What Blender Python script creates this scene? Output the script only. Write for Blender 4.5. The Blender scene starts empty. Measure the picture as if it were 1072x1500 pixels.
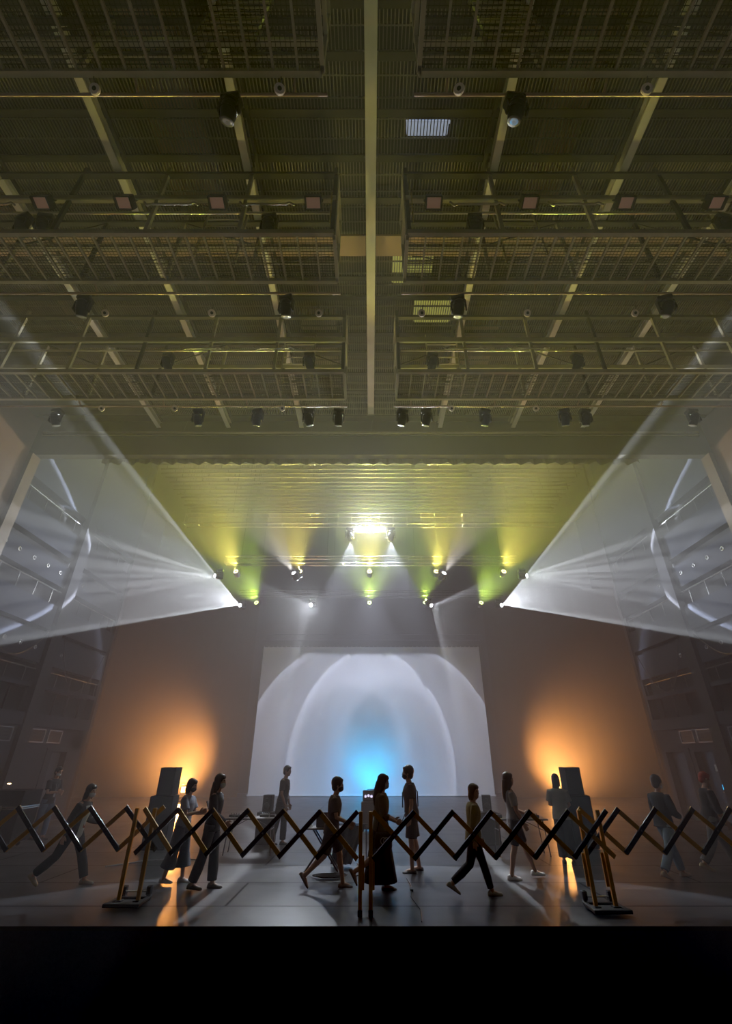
import bpy, bmesh, math, random
from mathutils import Vector, Matrix, Euler
random.seed(7)
SC = bpy.context.scene
COL = SC.collection
R = math.radians
PI = math.pi

# ------------------------------------------------------------------ materials
def mat(name, col, rough=.6, metal=0., var=.25, scale=6., bump=0., spec=.5, detail=3.):
    m = bpy.data.materials.new(name); m.use_nodes = True
    t = m.node_tree; b = t.nodes['Principled BSDF']
    tc = t.nodes.new('ShaderNodeTexCoord'); n = t.nodes.new('ShaderNodeTexNoise')
    n.inputs['Scale'].default_value = scale; n.inputs['Detail'].default_value = detail
    t.links.new(tc.outputs['Object'], n.inputs['Vector'])
    mx = t.nodes.new('ShaderNodeMix'); mx.data_type = 'RGBA'
    mx.inputs['A'].default_value = (*[c*(1-var) for c in col], 1)
    mx.inputs['B'].default_value = (*[min(1, c*(1+var)) for c in col], 1)
    t.links.new(n.outputs['Fac'], mx.inputs['Factor'])
    t.links.new(mx.outputs['Result'], b.inputs['Base Color'])
    b.inputs['Roughness'].default_value = rough; b.inputs['Metallic'].default_value = metal
    b.inputs['Specular IOR Level'].default_value = spec
    if bump:
        bp = t.nodes.new('ShaderNodeBump'); bp.inputs['Strength'].default_value = bump; bp.inputs['Distance'].default_value = .02
        t.links.new(n.outputs['Fac'], bp.inputs['Height']); t.links.new(bp.outputs['Normal'], b.inputs['Normal'])
    return m

def emat(name, col, strength):
    m = mat(name, col, .3, 0, .05)
    b = m.node_tree.nodes['Principled BSDF']
    b.inputs['Emission Color'].default_value = (*col, 1); b.inputs['Emission Strength'].default_value = strength
    return m

def floor_mat():
    m = bpy.data.materials.new('stage_floor'); m.use_nodes = True
    t = m.node_tree; b = t.nodes['Principled BSDF']; L = t.links
    tc = t.nodes.new('ShaderNodeTexCoord')
    mp = t.nodes.new('ShaderNodeMapping'); mp.inputs['Scale'].default_value = (.22, 1.0, 1); L.new(tc.outputs['Object'], mp.inputs['Vector'])
    n1 = t.nodes.new('ShaderNodeTexNoise'); n1.inputs['Scale'].default_value = 3.2; n1.inputs['Detail'].default_value = 8; n1.inputs['Roughness'].default_value = .65
    L.new(mp.outputs['Vector'], n1.inputs['Vector'])
    n2 = t.nodes.new('ShaderNodeTexNoise'); n2.inputs['Scale'].default_value = 1.1; n2.inputs['Detail'].default_value = 6; L.new(tc.outputs['Object'], n2.inputs['Vector'])
    # vinyl rolls: thin dark seams across and along the stage
    br = t.nodes.new('ShaderNodeTexBrick'); br.offset = .37
    br.inputs['Scale'].default_value = 1; br.inputs['Brick Width'].default_value = 6.1; br.inputs['Row Height'].default_value = 1.52
    br.inputs['Mortar Size'].default_value = .022; br.inputs['Color1'].default_value = (1, 1, 1, 1); br.inputs['Color2'].default_value = (.82, .82, .82, 1)
    br.inputs['Mortar'].default_value = (.18, .18, .18, 1); L.new(tc.outputs['Object'], br.inputs['Vector'])
    cr = t.nodes.new('ShaderNodeValToRGB'); cr.color_ramp.elements[0].position = .35; cr.color_ramp.elements[1].position = .75
    cr.color_ramp.elements[0].color = (.022, .023, .027, 1); cr.color_ramp.elements[1].color = (.055, .056, .062, 1)
    L.new(n1.outputs['Fac'], cr.inputs['Fac'])
    mx = t.nodes.new('ShaderNodeMix'); mx.data_type = 'RGBA'; mx.blend_type = 'MULTIPLY'; mx.inputs['Factor'].default_value = 1
    L.new(cr.outputs['Color'], mx.inputs['A']); L.new(br.outputs['Color'], mx.inputs['B']); L.new(mx.outputs['Result'], b.inputs['Base Color'])
    mr = t.nodes.new('ShaderNodeMapRange'); mr.inputs[3].default_value = .22; mr.inputs[4].default_value = .48
    L.new(n2.outputs['Fac'], mr.inputs[0]); L.new(mr.outputs[0], b.inputs['Roughness'])
    bp = t.nodes.new('ShaderNodeBump'); bp.inputs['Strength'].default_value = .12; bp.inputs['Distance'].default_value = .01
    L.new(n1.outputs['Fac'], bp.inputs['Height']); L.new(bp.outputs['Normal'], b.inputs['Normal'])
    sp = t.nodes.new('ShaderNodeMapRange'); sp.inputs[3].default_value = .55; sp.inputs[4].default_value = .03
    L.new(br.outputs['Fac'], sp.inputs[0]); L.new(sp.outputs[0], b.inputs['Specular IOR Level'])
    return m

M = dict(
    floor=floor_mat(),
    riser=mat('riser_cloth', (.045, .052, .08), .9, 0, .3, 30, .1),
    black=mat('matt_black', (.012, .012, .013), .8, 0, .3),
    house=mat('house_floor', (.02, .02, .022), .9),
    wallpale=mat('wall_panel_grey', (.036, .039, .052), .8, 0, .15, 2., 0, 0),
    walldark=mat('wall_recess_dark', (.004, .004, .005), .8, 0, .3, 3., 0, .1),
    pillar=mat('pillar_grey', (.04, .04, .046), .7, 0, .15, 3., 0, 0),
    wood=mat('wood_panel_brown', (.08, .032, .014), .5, 0, .35, 5.),
    woodtrim=mat('wood_trim', (.08, .045, .022), .45, 0, .3, 9.),
    header=mat('header_grey', (.02, .02, .018), .85, 0, .3, .8),
    grate=mat('grating_steel', (.24, .225, .2), .6, .1, .4, 2.),
    duct=mat('duct_pale', (.5, .45, .38), .5, .2, .3, 2.),
    beam=mat('beam_paint_pale', (.85, .8, .72), .5, .1, .3, 1.5),
    girder=mat('girder_brown', (.38, .27, .21), .55, .1, .45, 1.2),
    joist=mat('joist_dark', (.045, .043, .038), .6, .3, .3),
    bridge=mat('bridge_steel', (.34, .32, .27), .5, .1, .3, 3.),
    bridgeD=mat('bridge_steel_dark', (.04, .04, .036), .5, .3, .3),
    pipe=mat('pipe_aluminium', (.48, .45, .4), .3, .8, .2),
    batten=mat('batten_pipe', (.13, .12, .10), .5, .3, .2),
    pinkpipe=mat('pipe_pinkish', (.32, .23, .2), .4, .3, .2),
    fixture=mat('fixture_black', (.018, .018, .02), .35, .1, .3),
    fixmetal=mat('fixture_silver', (.5, .5, .5), .25, .9, .2),
    glass=mat('lens_glass', (.25, .25, .27), .08, .3, .1),
    disc=mat('disc_pale', (.95, .8, .74), .5, 0, .1),
    floodface_glow=emat('reflector_added_glow', (.9, .5, .36), .07),  # faint emission put in for light the reflectors catch
    chain=mat('chain_brass', (.42, .36, .14), .4, .6, .3),
    screen=mat('screen_cloth', (.92, .91, .94), .95, 0, .03, 1.2),
    drape=mat('drape_dark', (.005, .005, .005), .95, 0, .2, 3.),
    yellow=mat('barrier_yellow', (.5, .27, .025), .4, .2, .2, 8),
    barblack=mat('barrier_black', (.015, .015, .018), .18, .4, .2, 8),
    rubber=mat('rubber_black', (.012, .012, .012), .7),
    cabinet=mat('speaker_cabinet', (.014, .014, .015), .8, 0, .2, 40, .2, .2),
    grille=mat('speaker_grille', (.03, .03, .032), .5, .5, .3, 120, .4),
    tabletop=mat('table_top', (.1, .085, .07), .4, 0, .2),
    steel=mat('steel_leg', (.12, .12, .13), .35, .8, .2),
    case=mat('case_laminate', (.008, .008, .009), .85, 0, .3, 6., 0, .1),
    alu=mat('case_aluminium', (.45, .4, .34), .35, .8, .2),
    cloth=mat('cloth_dark_grey', (.09, .09, .1), .8, 0, .2, 20),
    cable=mat('cable_black', (.015, .015, .015), .5),
    vent=mat('vent_grey', (.2, .22, .25), .5, .2, .1),
    door=mat('door_dark', (.035, .028, .028), .5, 0, .2),
    paper=mat('paper', (.55, .55, .55), .9, 0, .03),
    curtain=mat('curtain_added', (.075, .065, .055), .95, 0, .15, 3., 0, .1),
    railsteel=mat('gallery_rail_steel', (.06, .06, .06), .5, .4, .2),
    fringe=mat('valance_cloth', (.2, .19, .12), .8, 0, .2, 8),
    skin=mat('skin', (.46, .28, .2), .5, 0, .08, 20),
    eye=mat('eye_dark', (.02, .015, .012), .2),
    mask=mat('face_mask_pale', (.5, .52, .55), .8, 0, .05),
    maskb=mat('face_mask_black', (.02, .02, .022), .8, 0, .05),
    hair=mat('hair_black', (.014, .011, .01), .38, 0, .3, 60, .2),
    hairb=mat('hair_brown', (.05, .03, .02), .4, 0, .3, 60, .2),
    redcap=mat('cap_red', (.35, .05, .025), .7, 0, .2, 15),
    warm=emat('lamp_warm', (1, .62, .3), 14),
    yel=emat('lens_yellow', (1, .86, .38), 9),
    grn=emat('lens_green', (.82, 1, .35), 9),
    wht=emat('lens_white', (.9, .95, 1), 12),
    dimyel=emat('lamp_dim_yellow', (.75, .9, .12), 3),
    cyan=emat('led_cyan', (.02, .5, 1), 5),
    cyanscr=emat('screen_cyan', (.03, .45, .8), 1.2),
    red=emat('led_red', (1, .05, .03), 5),
    orange=emat('lens_orange', (1, .5, .15), 15),
    bluepanel=mat('panel_blue', (.12, .22, .5), .5),
    panel_added_glow=emat('panel_added_yellow_light', (.8, .78, .2), .3),  # emission painted in for lamp light falling on the panels
    strip_added_glow=emat('strip_added_white_light', (.7, .8, 1), .35),  # bluish light on the strip, put in as emission
    glow=emat('valve_glow', (.75, .7, 1), 1.6),
)
def cmat(name, col, rough=.85, scale=14): return mat(name, col, rough, 0, .18, scale, .15)

# ------------------------------------------------------------------ mesh builder
class MB:
    def __init__(s): s.v = []; s.f = []
    def _add(s, vs, fs, mx=None):
        b = len(s.v); s.v += [tuple(mx @ Vector(p)) if mx else tuple(p) for p in vs]; s.f += [tuple(b+i for i in f) for f in fs]; return s
    def box(s, c, d, mx=None):
        x, y, z = [q/2 for q in d]
        vs = [(c[0]+a*x, c[1]+b*y, c[2]+e*z) for a in (-1, 1) for b in (-1, 1) for e in (-1, 1)]
        return s._add(vs, [(0,1,3,2),(4,6,7,5),(0,4,5,1),(2,3,7,6),(0,2,6,4),(1,5,7,3)], mx)
    def bbox(s, x0, x1, y0, y1, z0, z1): return s.box(((x0+x1)/2, (y0+y1)/2, (z0+z1)/2), (abs(x1-x0), abs(y1-y0), abs(z1-z0)))
    def cbox(s, c, d, r=.01, mx=None):          # box with chamfered edges
        bm = bmesh.new(); bmesh.ops.create_cube(bm, size=1); bmesh.ops.scale(bm, vec=d, verts=bm.verts)
        bmesh.ops.bevel(bm, geom=bm.edges[:], offset=min(r, min(d)*.45), segments=2, affect='EDGES', profile=.5)
        bmesh.ops.translate(bm, vec=c, verts=bm.verts); bm.verts.index_update()
        s._add([v.co.copy() for v in bm.verts], [[v.index for v in f.verts] for f in bm.faces], mx); bm.free(); return s
    def bar(s, p0, p1, w, h, up=(0, 0, 1)):     # rectangular bar: w across, h along up
        p0, p1 = Vector(p0), Vector(p1); d = p1-p0; L = d.length; d.normalize(); u = Vector(up)
        if abs(d.dot(u)) > .98: u = Vector((0, 1, 0))
        a = d.cross(u).normalized(); u = a.cross(d)
        mx = Matrix((a, d, u)).transposed().to_4x4(); mx.translation = (p0+p1)/2
        return s.box((0, 0, 0), (w, L, h), mx)
    def loft(s, rings, cap=True):
        n = len(rings[0]); vs = [p for r in rings for p in r]; fs = []
        for i in range(len(rings)-1):
            for k in range(n): fs.append((i*n+k, i*n+(k+1) % n, (i+1)*n+(k+1) % n, (i+1)*n+k))
        if cap: fs += [tuple(range(n))[::-1], tuple(range((len(rings)-1)*n, len(rings)*n))]
        return s._add(vs, fs)
    def tube(s, pts, r, n=8, cap=True):
        pts = [Vector(p) for p in pts]; rs = r if isinstance(r, (list, tuple)) else [r]*len(pts); rings = []; ref = None
        for i, p in enumerate(pts):
            d = (pts[min(i+1, len(pts)-1)]-pts[max(i-1, 0)]).normalized()
            if ref is None: ref = Vector((0, 0, 1)) if abs(d.z) < .9 else Vector((1, 0, 0))
            a = d.cross(ref).normalized(); ref = a.cross(d)
            rings.append([p+rs[i]*(math.cos(2*PI*k/n)*a+math.sin(2*PI*k/n)*ref) for k in range(n)])
        return s.loft(rings, cap)
    def lathe(s, prof, n=20, mx=None):           # prof: (radius, z)
        rings = [[(max(r, 1e-4)*math.cos(2*PI*k/n), max(r, 1e-4)*math.sin(2*PI*k/n), z) for k in range(n)] for r, z in prof]
        if mx: rings = [[mx @ Vector(p) for p in r] for r in rings]
        return s.loft(rings)
    def ell(s, c, r, mx=None, nu=14, nv=9):
        rings = [[(c[0]+r[0]*math.sin(PI*(j+.02)/(nv+.04))*math.cos(2*PI*k/nu), c[1]+r[1]*math.sin(PI*(j+.02)/(nv+.04))*math.sin(2*PI*k/nu), c[2]-r[2]*math.cos(PI*j/nv)) for k in range(nu)] for j in range(nv+1)]
        if mx: rings = [[mx @ Vector(p) for p in q] for q in rings]
        return s.loft(rings)
    def build(s, name, m, parent=None, smooth=False):
        me = bpy.data.meshes.new(name); me.from_pydata(s.v, [], s.f); me.validate(); me.materials.append(m)
        if smooth: me.polygons.foreach_set('use_smooth', [True]*len(me.polygons))
        o = bpy.data.objects.new(name, me); COL.objects.link(o)
        if parent: o.parent = parent
        return o

def tag(o, label=None, cat=None, group=None, kind=None):
    for k, v in (('label', label), ('category', cat), ('group', group), ('kind', kind)):
        if v: o[k] = v
    return o
def empty(name, loc=(0, 0, 0), rz=0):
    o = bpy.data.objects.new(name, None); COL.objects.link(o); o.location = loc; o.rotation_euler = (0, 0, rz); o.empty_display_size = .1
    return o
def thing(name, label, cat, loc=(0, 0, 0), rz=0, group=None): return tag(empty(name, loc, rz), label, cat, group)
def struct(name, mb, m, parent=None): return tag(mb.build(name, m, parent), kind='structure')
def copy_tree(o, parent=None):
    c = o.copy(); COL.objects.link(c); c.parent = parent
    for ch in list(o.children): copy_tree(ch, c)
    return c
ORD = ['first', 'second', 'third', 'fourth', 'fifth', 'sixth', 'seventh', 'eighth', 'ninth', 'tenth', 'eleventh', 'twelfth', 'thirteenth', 'fourteenth', 'fifteenth', 'sixteenth']
def aim(d): return Vector(d).to_track_quat('-Z', 'Y').to_euler()

# ------------------------------------------------------------------ people
def fuse(mb, name, m, parent, voxel=.011, sm=3, s=1., dec=None):
    """One continuous surface out of overlapping closed limbs."""
    mb.v = [(p[0]*s, p[1]*s, p[2]*s) for p in mb.v]
    t = mb.build('tmp', m)
    r = t.modifiers.new('r', 'REMESH'); r.mode = 'VOXEL'; r.voxel_size = voxel
    q = t.modifiers.new('s', 'SMOOTH'); q.iterations = sm; q.factor = .5
    if dec: d = t.modifiers.new('d', 'DECIMATE'); d.ratio = dec
    dg = bpy.context.evaluated_depsgraph_get()
    me = bpy.data.meshes.new_from_object(t.evaluated_get(dg)); me.name = name
    old = t.data; bpy.data.objects.remove(t); bpy.data.meshes.remove(old)
    me.polygons.foreach_set('use_smooth', [True]*len(me.polygons))
    if not me.materials: me.materials.append(m)
    o = bpy.data.objects.new(name, me); COL.objects.link(o); o.parent = parent
    return o

def person(label, x, y, rz, h, legs, arms, lean=2, head=(0, 0), hair='short', hairm='hair', top=((.05, .05, .06), 'short', -.06, .016),
           bottom=('trousers', (.04, .04, .06), .06), shoe=(.3, .3, .3), shoekind='shoe', facemask='mask', lanyard=None, strap=None, front=None):
    root = thing('person', label, 'person', (x, y, 0), rz)
    s = h/1.715; l = R(lean)
    feet = []; low = 9
    for side, (a, k, fp) in zip((1, -1), legs):
        a, k, fp = R(a), R(k), R(fp)
        H = Vector((0, .095*side, 0)); K = H+.43*Vector((math.sin(a), 0, -math.cos(a))); A = K+.42*Vector((math.sin(a-k), 0, -math.cos(a-k)))
        f = Vector((math.cos(fp), 0, math.sin(fp))); n = Vector((-math.sin(fp), 0, math.cos(fp)))
        feet.append((H, K, A, f, n)); low = min(low, (A-.07*f-.082*n).z, (A+.175*f-.082*n).z)
    hip = Vector((0, 0, -low))
    feet = [(H+hip, K+hip, A+hip, f, n) for H, K, A, f, n in feet]
    def T(p): return Vector((p[0]*math.cos(l)+p[2]*math.sin(l), p[1], -p[0]*math.sin(l)+p[2]*math.cos(l)))+hip
    def oval(cx, z, rx, ry, n=20): return [T((cx+rx*math.cos(2*PI*k/n), ry*math.sin(2*PI*k/n), z)) for k in range(n)]
    TOR = [(0, -.10, .085, .14), (-.005, -.04, .115, .168), (-.005, .04, .115, .165), (0, .12, .098, .142), (.005, .2, .092, .13), (.008, .3, .105, .145), (.004, .39, .108, .16), (-.004, .45, .092, .165), (-.008, .49, .07, .14), (-.008, .52, .055, .085)]
    def torso(mb, z0, z1, fat):
        rr = [q for q in TOR if z0-.001 <= q[1] <= z1+.001]
        mb.loft([oval(c, z, a+fat, b+fat) for c, z, a, b in rr])
    body = MB(); torso(body, -.10, .52, 0)
    np_, hd = T((-.008, 0, .5)), T((.018, 0, .60))
    body.tube([np_, hd], [.056, .05], 12)
    HX = Matrix.Translation(T((.022, 0, .70))) @ Euler((0, R(lean*.4+head[1]), R(head[0])), 'XYZ').to_matrix().to_4x4()
    e = lambda mb, c, r: mb.ell(c, r, HX, 18, 12)
    e(body, (-.006, 0, .012), (.097, .076, .1)); e(body, (.03, 0, -.035), (.066, .06, .085)); e(body, (.055, 0, -.092), (.034, .036, .028))
    e(body, (.098, 0, -.028), (.017, .013, .016)); e(body, (.092, 0, -.008), (.014, .01, .026)); e(body, (.088, 0, -.066), (.012, .022, .011))
    for sd in (1, -1): e(body, (-.005, .077*sd, -.015), (.02, .011, .03))
    for H, K, A, f, n in feet:
        d = (A-K); cal = K+d*.3-Vector((.012, 0, 0))
        body.tube([H+Vector((0, 0, .03)), H.lerp(K, .35), K, cal, K+d*.7, A], [.085, .08, .054, .055, .042, .037], 14)
        body.tube([A-.045*f-.045*n, A+.05*f-.045*n, A+.14*f-.062*n], [.034, .036, .022], 10)
        body.tube([A, A-.05*n], [.037, .034], 10)
    hands = []; elbows = []
    for side, (sh, ab, el, inw) in zip((1, -1), arms):
        sh, ab, el, inw = R(sh), R(ab), R(el), R(inw)
        S = T((-.005, .168*side, .455)); a0 = l*.6-0
        u = Vector((math.sin(sh)*math.cos(ab), side*math.sin(ab), -math.cos(sh)*math.cos(ab)))
        w_ = Vector((math.sin(sh+el)*math.cos(inw), -side*math.sin(inw), -math.cos(sh+el)*math.cos(inw))).normalized()
        E = S+.285*u; W = E+.245*w_
        body.tube([S-.05*Vector((0, side, -.3)), S, S.lerp(E, .5), E, E.lerp(W, .35), W], [.05, .052, .043, .036, .036, .026], 12)
        nrm = Vector((0, -side, 0)); nrm = (nrm-w_*nrm.dot(w_)).normalized(); wd = w_.cross(nrm)
        if wd.x+wd.z < 0: wd = -wd
        hx = Matrix((w_, wd, nrm)).transposed().to_4x4(); hx.translation = W
        body.ell((.052, 0, .003), (.058, .042, .018), hx, 14, 8)
        for off, ln in ((.031, .066), (.0105, .076), (-.0105, .071), (-.031, .055)):
            pts = [Vector((.07, off*.9, 0)), Vector((.1, off, .003)), Vector((.1+ln*.42, off*1.05, .016)), Vector((.1+ln*.62, off*1.05, .016+ln*.42))]
            body.tube([hx @ p for p in pts], [.0115, .0105, .0098, .0085], 8)
        body.tube([hx @ Vector(p) for p in ((.02, .028, .004), (.05, .054, .012), (.085, .062, .022))], [.014, .012, .0095], 8)
        hands.append((hx @ Vector((.1, .0, .022)))*s); elbows.append((S, E, W))
    fuse(body, 'body', M['skin'], root, .0078, 2, s, .4)
    for sd in (1, -1):
        eb = MB(); e(eb, (.083, .028*sd, .008), (.012, .013, .008)); eb.v = [tuple(Vector(p)*s) for p in eb.v]; eb.build('eye', M['eye'], root, True)
    # ---- clothes
    col, sleeve, hem, fat = top
    tm = cmat('top_cloth', col); mb = MB()
    zz = [q for q in TOR if q[1] > hem]; first = (zz[0][0], hem, zz[0][2], zz[0][3])
    mb.loft([oval(c, z, a+fat+(.012 if i == 0 else 0), b+fat+(.012 if i == 0 else 0)) for i, (c, z, a, b) in enumerate([first]+zz)])
    for (S, E, W), sd in zip(elbows, (1, -1)):
        if sleeve == 'none': continue
        p = [T((-.005, .12*sd, .45)), S+Vector((0, 0, .004)), S.lerp(E, .5)]; r = [.055, .062+fat*.4, .052+fat]
        if sleeve == 'short': p.append(S.lerp(E, .72)); r.append(.052+fat*1.3)
        if sleeve in ('three', 'long'): p += [E, E.lerp(W, .35)]; r += [.043+fat*.9, .042+fat*.8]
        if sleeve == 'long': p.append(E.lerp(W, .95)); r.append(.034+fat*.7)
        mb.tube(p, r, 14)
    fuse(mb, 'shirt', tm, root, .011, 2, s, .6)
    if front:                                   # pale top showing between the open fronts of a cardigan
        fb = MB(); fb.loft([oval(c+.035, z, a+fat*.9, (b+fat)*.62) for c, z, a, b in TOR if -.11 < z < .46]); fuse(fb, 'inner_top', cmat('inner_top', front), root, .011, 2, s, .6)
    kind, bcol, wid = bottom; bmx = cmat('bottom_cloth', bcol); mb = MB()
    mb.loft([oval(c, z, a+.014, b+.012) for c, z, a, b in TOR if z < .13])
    if kind in ('trousers', 'shorts', 'culottes'):
        for H, K, A, f, n in feet:
            H = H+Vector((0, 0, .02))
            if kind == 'trousers': mb.tube([H, H.lerp(K, .4), K, K.lerp(A, .5), A.lerp(K, .06)-.01*f], [.103, .098, .04+wid*.55, .025+wid*.8, wid], 18)
            elif kind == 'culottes': mb.tube([H, H.lerp(K, .4), K, K.lerp(A, .62)], [.108, .112, .1, wid], 18)
            else: mb.tube([H, H.lerp(K, .4), H.lerp(K, .92)], [.105, .107, wid], 18)
    else:  # skirt: wid = (drop below the hip, hem radius)
        drop, hr = wid; mx_ = (feet[0][1]+feet[1][1])/2; kx = mx_.x*min(1, drop/.43)
        sp = abs(feet[0][1].x-feet[1][1].x)/2*min(1.6, drop/.43)*.7
        rings = [oval(0, .1, .112, .155)]
        for q in (0, .33, .66, 1):
            z = hip.z-drop*q; rr = .135+(hr-.135)*q
            rings.append([Vector((kx*q+(rr+sp*q)*math.cos(2*PI*k/20)*(1+.05*math.sin(k*2.6)), rr*1.15*math.sin(2*PI*k/20)*(1+.05*math.cos(k*3.1)), z)) for k in range(20)])
        mb.loft(rings)
    fuse(mb, {'skirt': 'skirt', 'shorts': 'shorts'}.get(kind, 'trousers'), bmx, root, .011, 2, s, .6)
    smt = cmat('shoe', shoe, .5)
    for H, K, A, f, n in feet:
        mb = MB(); B = A-.082*n; rings = []
        hs = .75 if shoekind == 'sandal' else 1
        for t, w, hh in ((-.082, .022, .05), (-.07, .036, .075), (-.03, .04, .09), (.02, .042, .085), (.07, .047, .062), (.12, .05, .05), (.165, .042, .042), (.186, .02, .03)):
            rings.append([B+t*f+Vector((0, w*math.cos(g), 0))+n*(hh*hs*max(0, math.sin(g)) if math.sin(g) > 0 else .003*math.sin(g)) for g in [2*PI*k/14 for k in range(14)]])
        mb.loft(rings); mb.v = [tuple(Vector(p)*s) for p in mb.v]
        so = mb.build('shoe', smt, root, True)
    # ---- hair
    hb = MB(); H_ = lambda c, r: e(hb, c, r)
    H_((-.02, 0, .03), (.104, .087, .104)); H_((.035, 0, .082), (.055, .066, .034))
    H_((-.06, 0, -.03), (.055, .07, .075))
    for sd in (1, -1): H_((.012, .068*sd, .03), (.045, .018, .05))
    if hair in ('bob', 'long', 'longbob'):
        for sd in (1, -1): H_((-.012, .074*sd, -.05), (.052, .02, .105))
        H_((-.062, 0, -.07), (.058, .082, .11)); H_((.05, 0, .065), (.05, .066, .035))
    if hair == 'longbob': H_((-.075, 0, -.13), (.045, .085, .1))
    if hair == 'long':
        hb.tube([HX @ Vector((-.06, 0, -.02)), HX @ Vector((-.085, 0, -.16)), HX @ Vector((-.1, 0, -.30)), HX @ Vector((-.1, 0, -.40))], [.08, .078, .07, .035], 14)
        for sd in (1, -1): hb.tube([HX @ Vector((-.03, .07*sd, -.05)), HX @ Vector((-.05, .072*sd, -.2)), HX @ Vector((-.06, .065*sd, -.3))], [.03, .035, .02], 10)
    if hair == 'bun': H_((-.115, 0, .06), (.05, .05, .05))
    if hair == 'full': H_((-.03, 0, .035), (.115, .1, .112)); H_((-.06, 0, -.04), (.065, .085, .08))
    fuse(hb, 'hair', M[hairm], root, .0095, 3, s, .6)
    if facemask:
        mk = MB(); e(mk, (.05, 0, -.062), (.062, .066, .052))
        for sd in (1, -1): mk.tube([HX @ Vector((.05, .062*sd, -.04)), HX @ Vector((0, .083*sd, -.012))], .003, 6)
        mk.v = [tuple(Vector(p)*s) for p in mk.v]; mk.build('face_mask', M[facemask], root, True)
    if lanyard:
        lb = MB(); fr = .108+fat+.012
        for sd in (1, -1): lb.tube([T((-.03, .07*sd, .535)), T((.07, .06*sd, .47)), T((fr+.004, .035*sd, .36)), T((fr+.002, 0, .16))], .006, 6)
        lb.box(T((fr+.004, 0, .12)), (.012, .06, .085))
        lb.v = [tuple(Vector(p)*s) for p in lb.v]; lb.build('lanyard', cmat('lanyard', lanyard), root)
    if strap:
        sb = MB(); fr = .1+fat+.02
        sb.tube([T((-fr, -.12, .1)), T((-fr, .02, .36)), T((-.02, .12, .53)), T((fr, .03, .36)), T((fr+.01, -.12, .1))], .012, 6)
        sb.v = [tuple(Vector(p)*s) for p in sb.v]; sb.build('bag_strap', cmat('strap', strap), root)
    rt = Matrix.Translation((x, y, 0)) @ Matrix.Rotation(rz, 4, 'Z')
    return root, [rt @ p for p in hands]

def phone(p, rz, tilt, label):
    mb = MB(); mb.cbox((0, 0, 0), (.012, .074, .15), .005); o = mb.build('smartphone', M['fixture'])
    sb = MB(); sb.box((-.0065, 0, 0), (.001, .064, .135)); sb.build('display', M['glass'], o)
    o.location = p; o.rotation_euler = (0, tilt, rz); tag(o, label, 'phone'); return o

W_ = 0.; Bk = 90.
HANG = (4, 5, 12, 4)
DARK = (.02, .022, .028); NAVY = (.025, .03, .045); OLIVE = (.16, .15, .09); GREY = (.3, .31, .33)
# far left, beside the case, reading something in his hands
person('man in dark shirt and blue jeans with lanyard beside the dark case', -9.35, 15.6, R(-15), 1.76, ((6, 6, 0), (-6, 6, 0)), ((10, 8, 75, 30), (14, 8, 80, 32)), 4, (0, 12), 'short', 'hair',
       ((.022, .022, .025), 'short', -.08, .02), ('trousers', (.1, .16, .25), .062), (.1, .1, .1), 'shoe', 'mask', (.35, .35, .38))
person('woman in dark cardigan over white top striding behind left barrier', -5.6, 10.44, R(0), 1.63, ((28, 4, 0), (-26, 22, -38)), ((12, 6, 70, 12), (-22, 8, 15, 0)), 9, (-12, 0), 'longbob', 'hair',
       ((.03, .03, .034), 'long', -.12, .018), ('trousers', (.018, .019, .025), .075), (.33, .3, .26), 'shoe', 'mask', (.3, .08, .04), None, (.62, .66, .62))
r3, h3 = person('woman with bob hair, pale shirt and wide culottes right of left speaker', -3.62, 10.6, R(-8), 1.63, ((9, 4, 0), (-9, 6, 0)), ((22, 6, 70, 18), (24, 6, 78, 22)), 3, (0, 8), 'bob', 'hair',
       ((.2, .22, .28), 'short', -.02, .026), ('culottes', (.08, .09, .12), .145), (.6, .6, .62), 'shoe', 'maskb')
r4, h4 = person('woman with long straight hair in denim shirt and long trousers', -2.92, 10.15, R(-5), 1.72, ((8, 3, 0), (-9, 8, -4)), ((-4, 6, 15, 2), (18, 8, 40, 10)), 1, (0, 0), 'long', 'hair',
       ((.03, .04, .06), 'long', -.08, .02), ('trousers', (.09, .1, .125), .085), (.12, .11, .1), 'shoe', 'mask')
person('man in black standing behind the left gear table', -2.42, 14.7, R(-12), 1.80, ((6, 4, 0), (-10, 6, 0)), ((2, 8, 18, 4), (4, 8, 20, 6)), 5, (-5, 5), 'short', 'hair',
       ((.018, .019, .024), 'short', -.1, .02), ('trousers', (.016, .017, .022), .075), (.05, .05, .05), 'shoe', None, (.5, .5, .5))
r6, h6 = person('short-haired woman in dark tunic and knee-length shorts walking past keyboard stand', -.72, 10.2, R(0), 1.69, ((20, 10, 0), (-16, 34, -52)), ((6, 6, 52, 10), (10, 6, 60, 16)), 6, (0, 4), 'full', 'hair',
       ((.06, .06, .07), 'short', -.1, .026), ('shorts', (.05, .05, .06), .1), (.12, .09, .08), 'sandal', 'maskb')
r7, h7 = person('long-haired woman in brown top and long dark skirt behind centre barrier', .18, 10.0, R(2), 1.72, ((8, 4, 0), (-12, 48, -58)), ((4, 8, 66, 10), (6, 8, 62, 14)), 3, (0, 6), 'long', 'hair',
       ((.13, .11, .075), 'three', -.12, .03), ('skirt', (.02, .021, .026), (.80, .215)), (.2, .15, .1), 'sandal', 'mask')
person('man in loose shirt, shorts and sandals facing left', .86, 11.5, R(180), 1.83, ((4, 4, 0), (-6, 4, 0)), ((-2, 10, 12, 4), (-14, 8, 30, 6)), 3, (0, 0), 'full', 'hair',
       ((.05, .05, .06), 'short', -.14, .03), ('shorts', (.045, .045, .055), .115), (.04, .04, .045), 'sandal', 'maskb', None, (.03, .03, .03))
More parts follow.
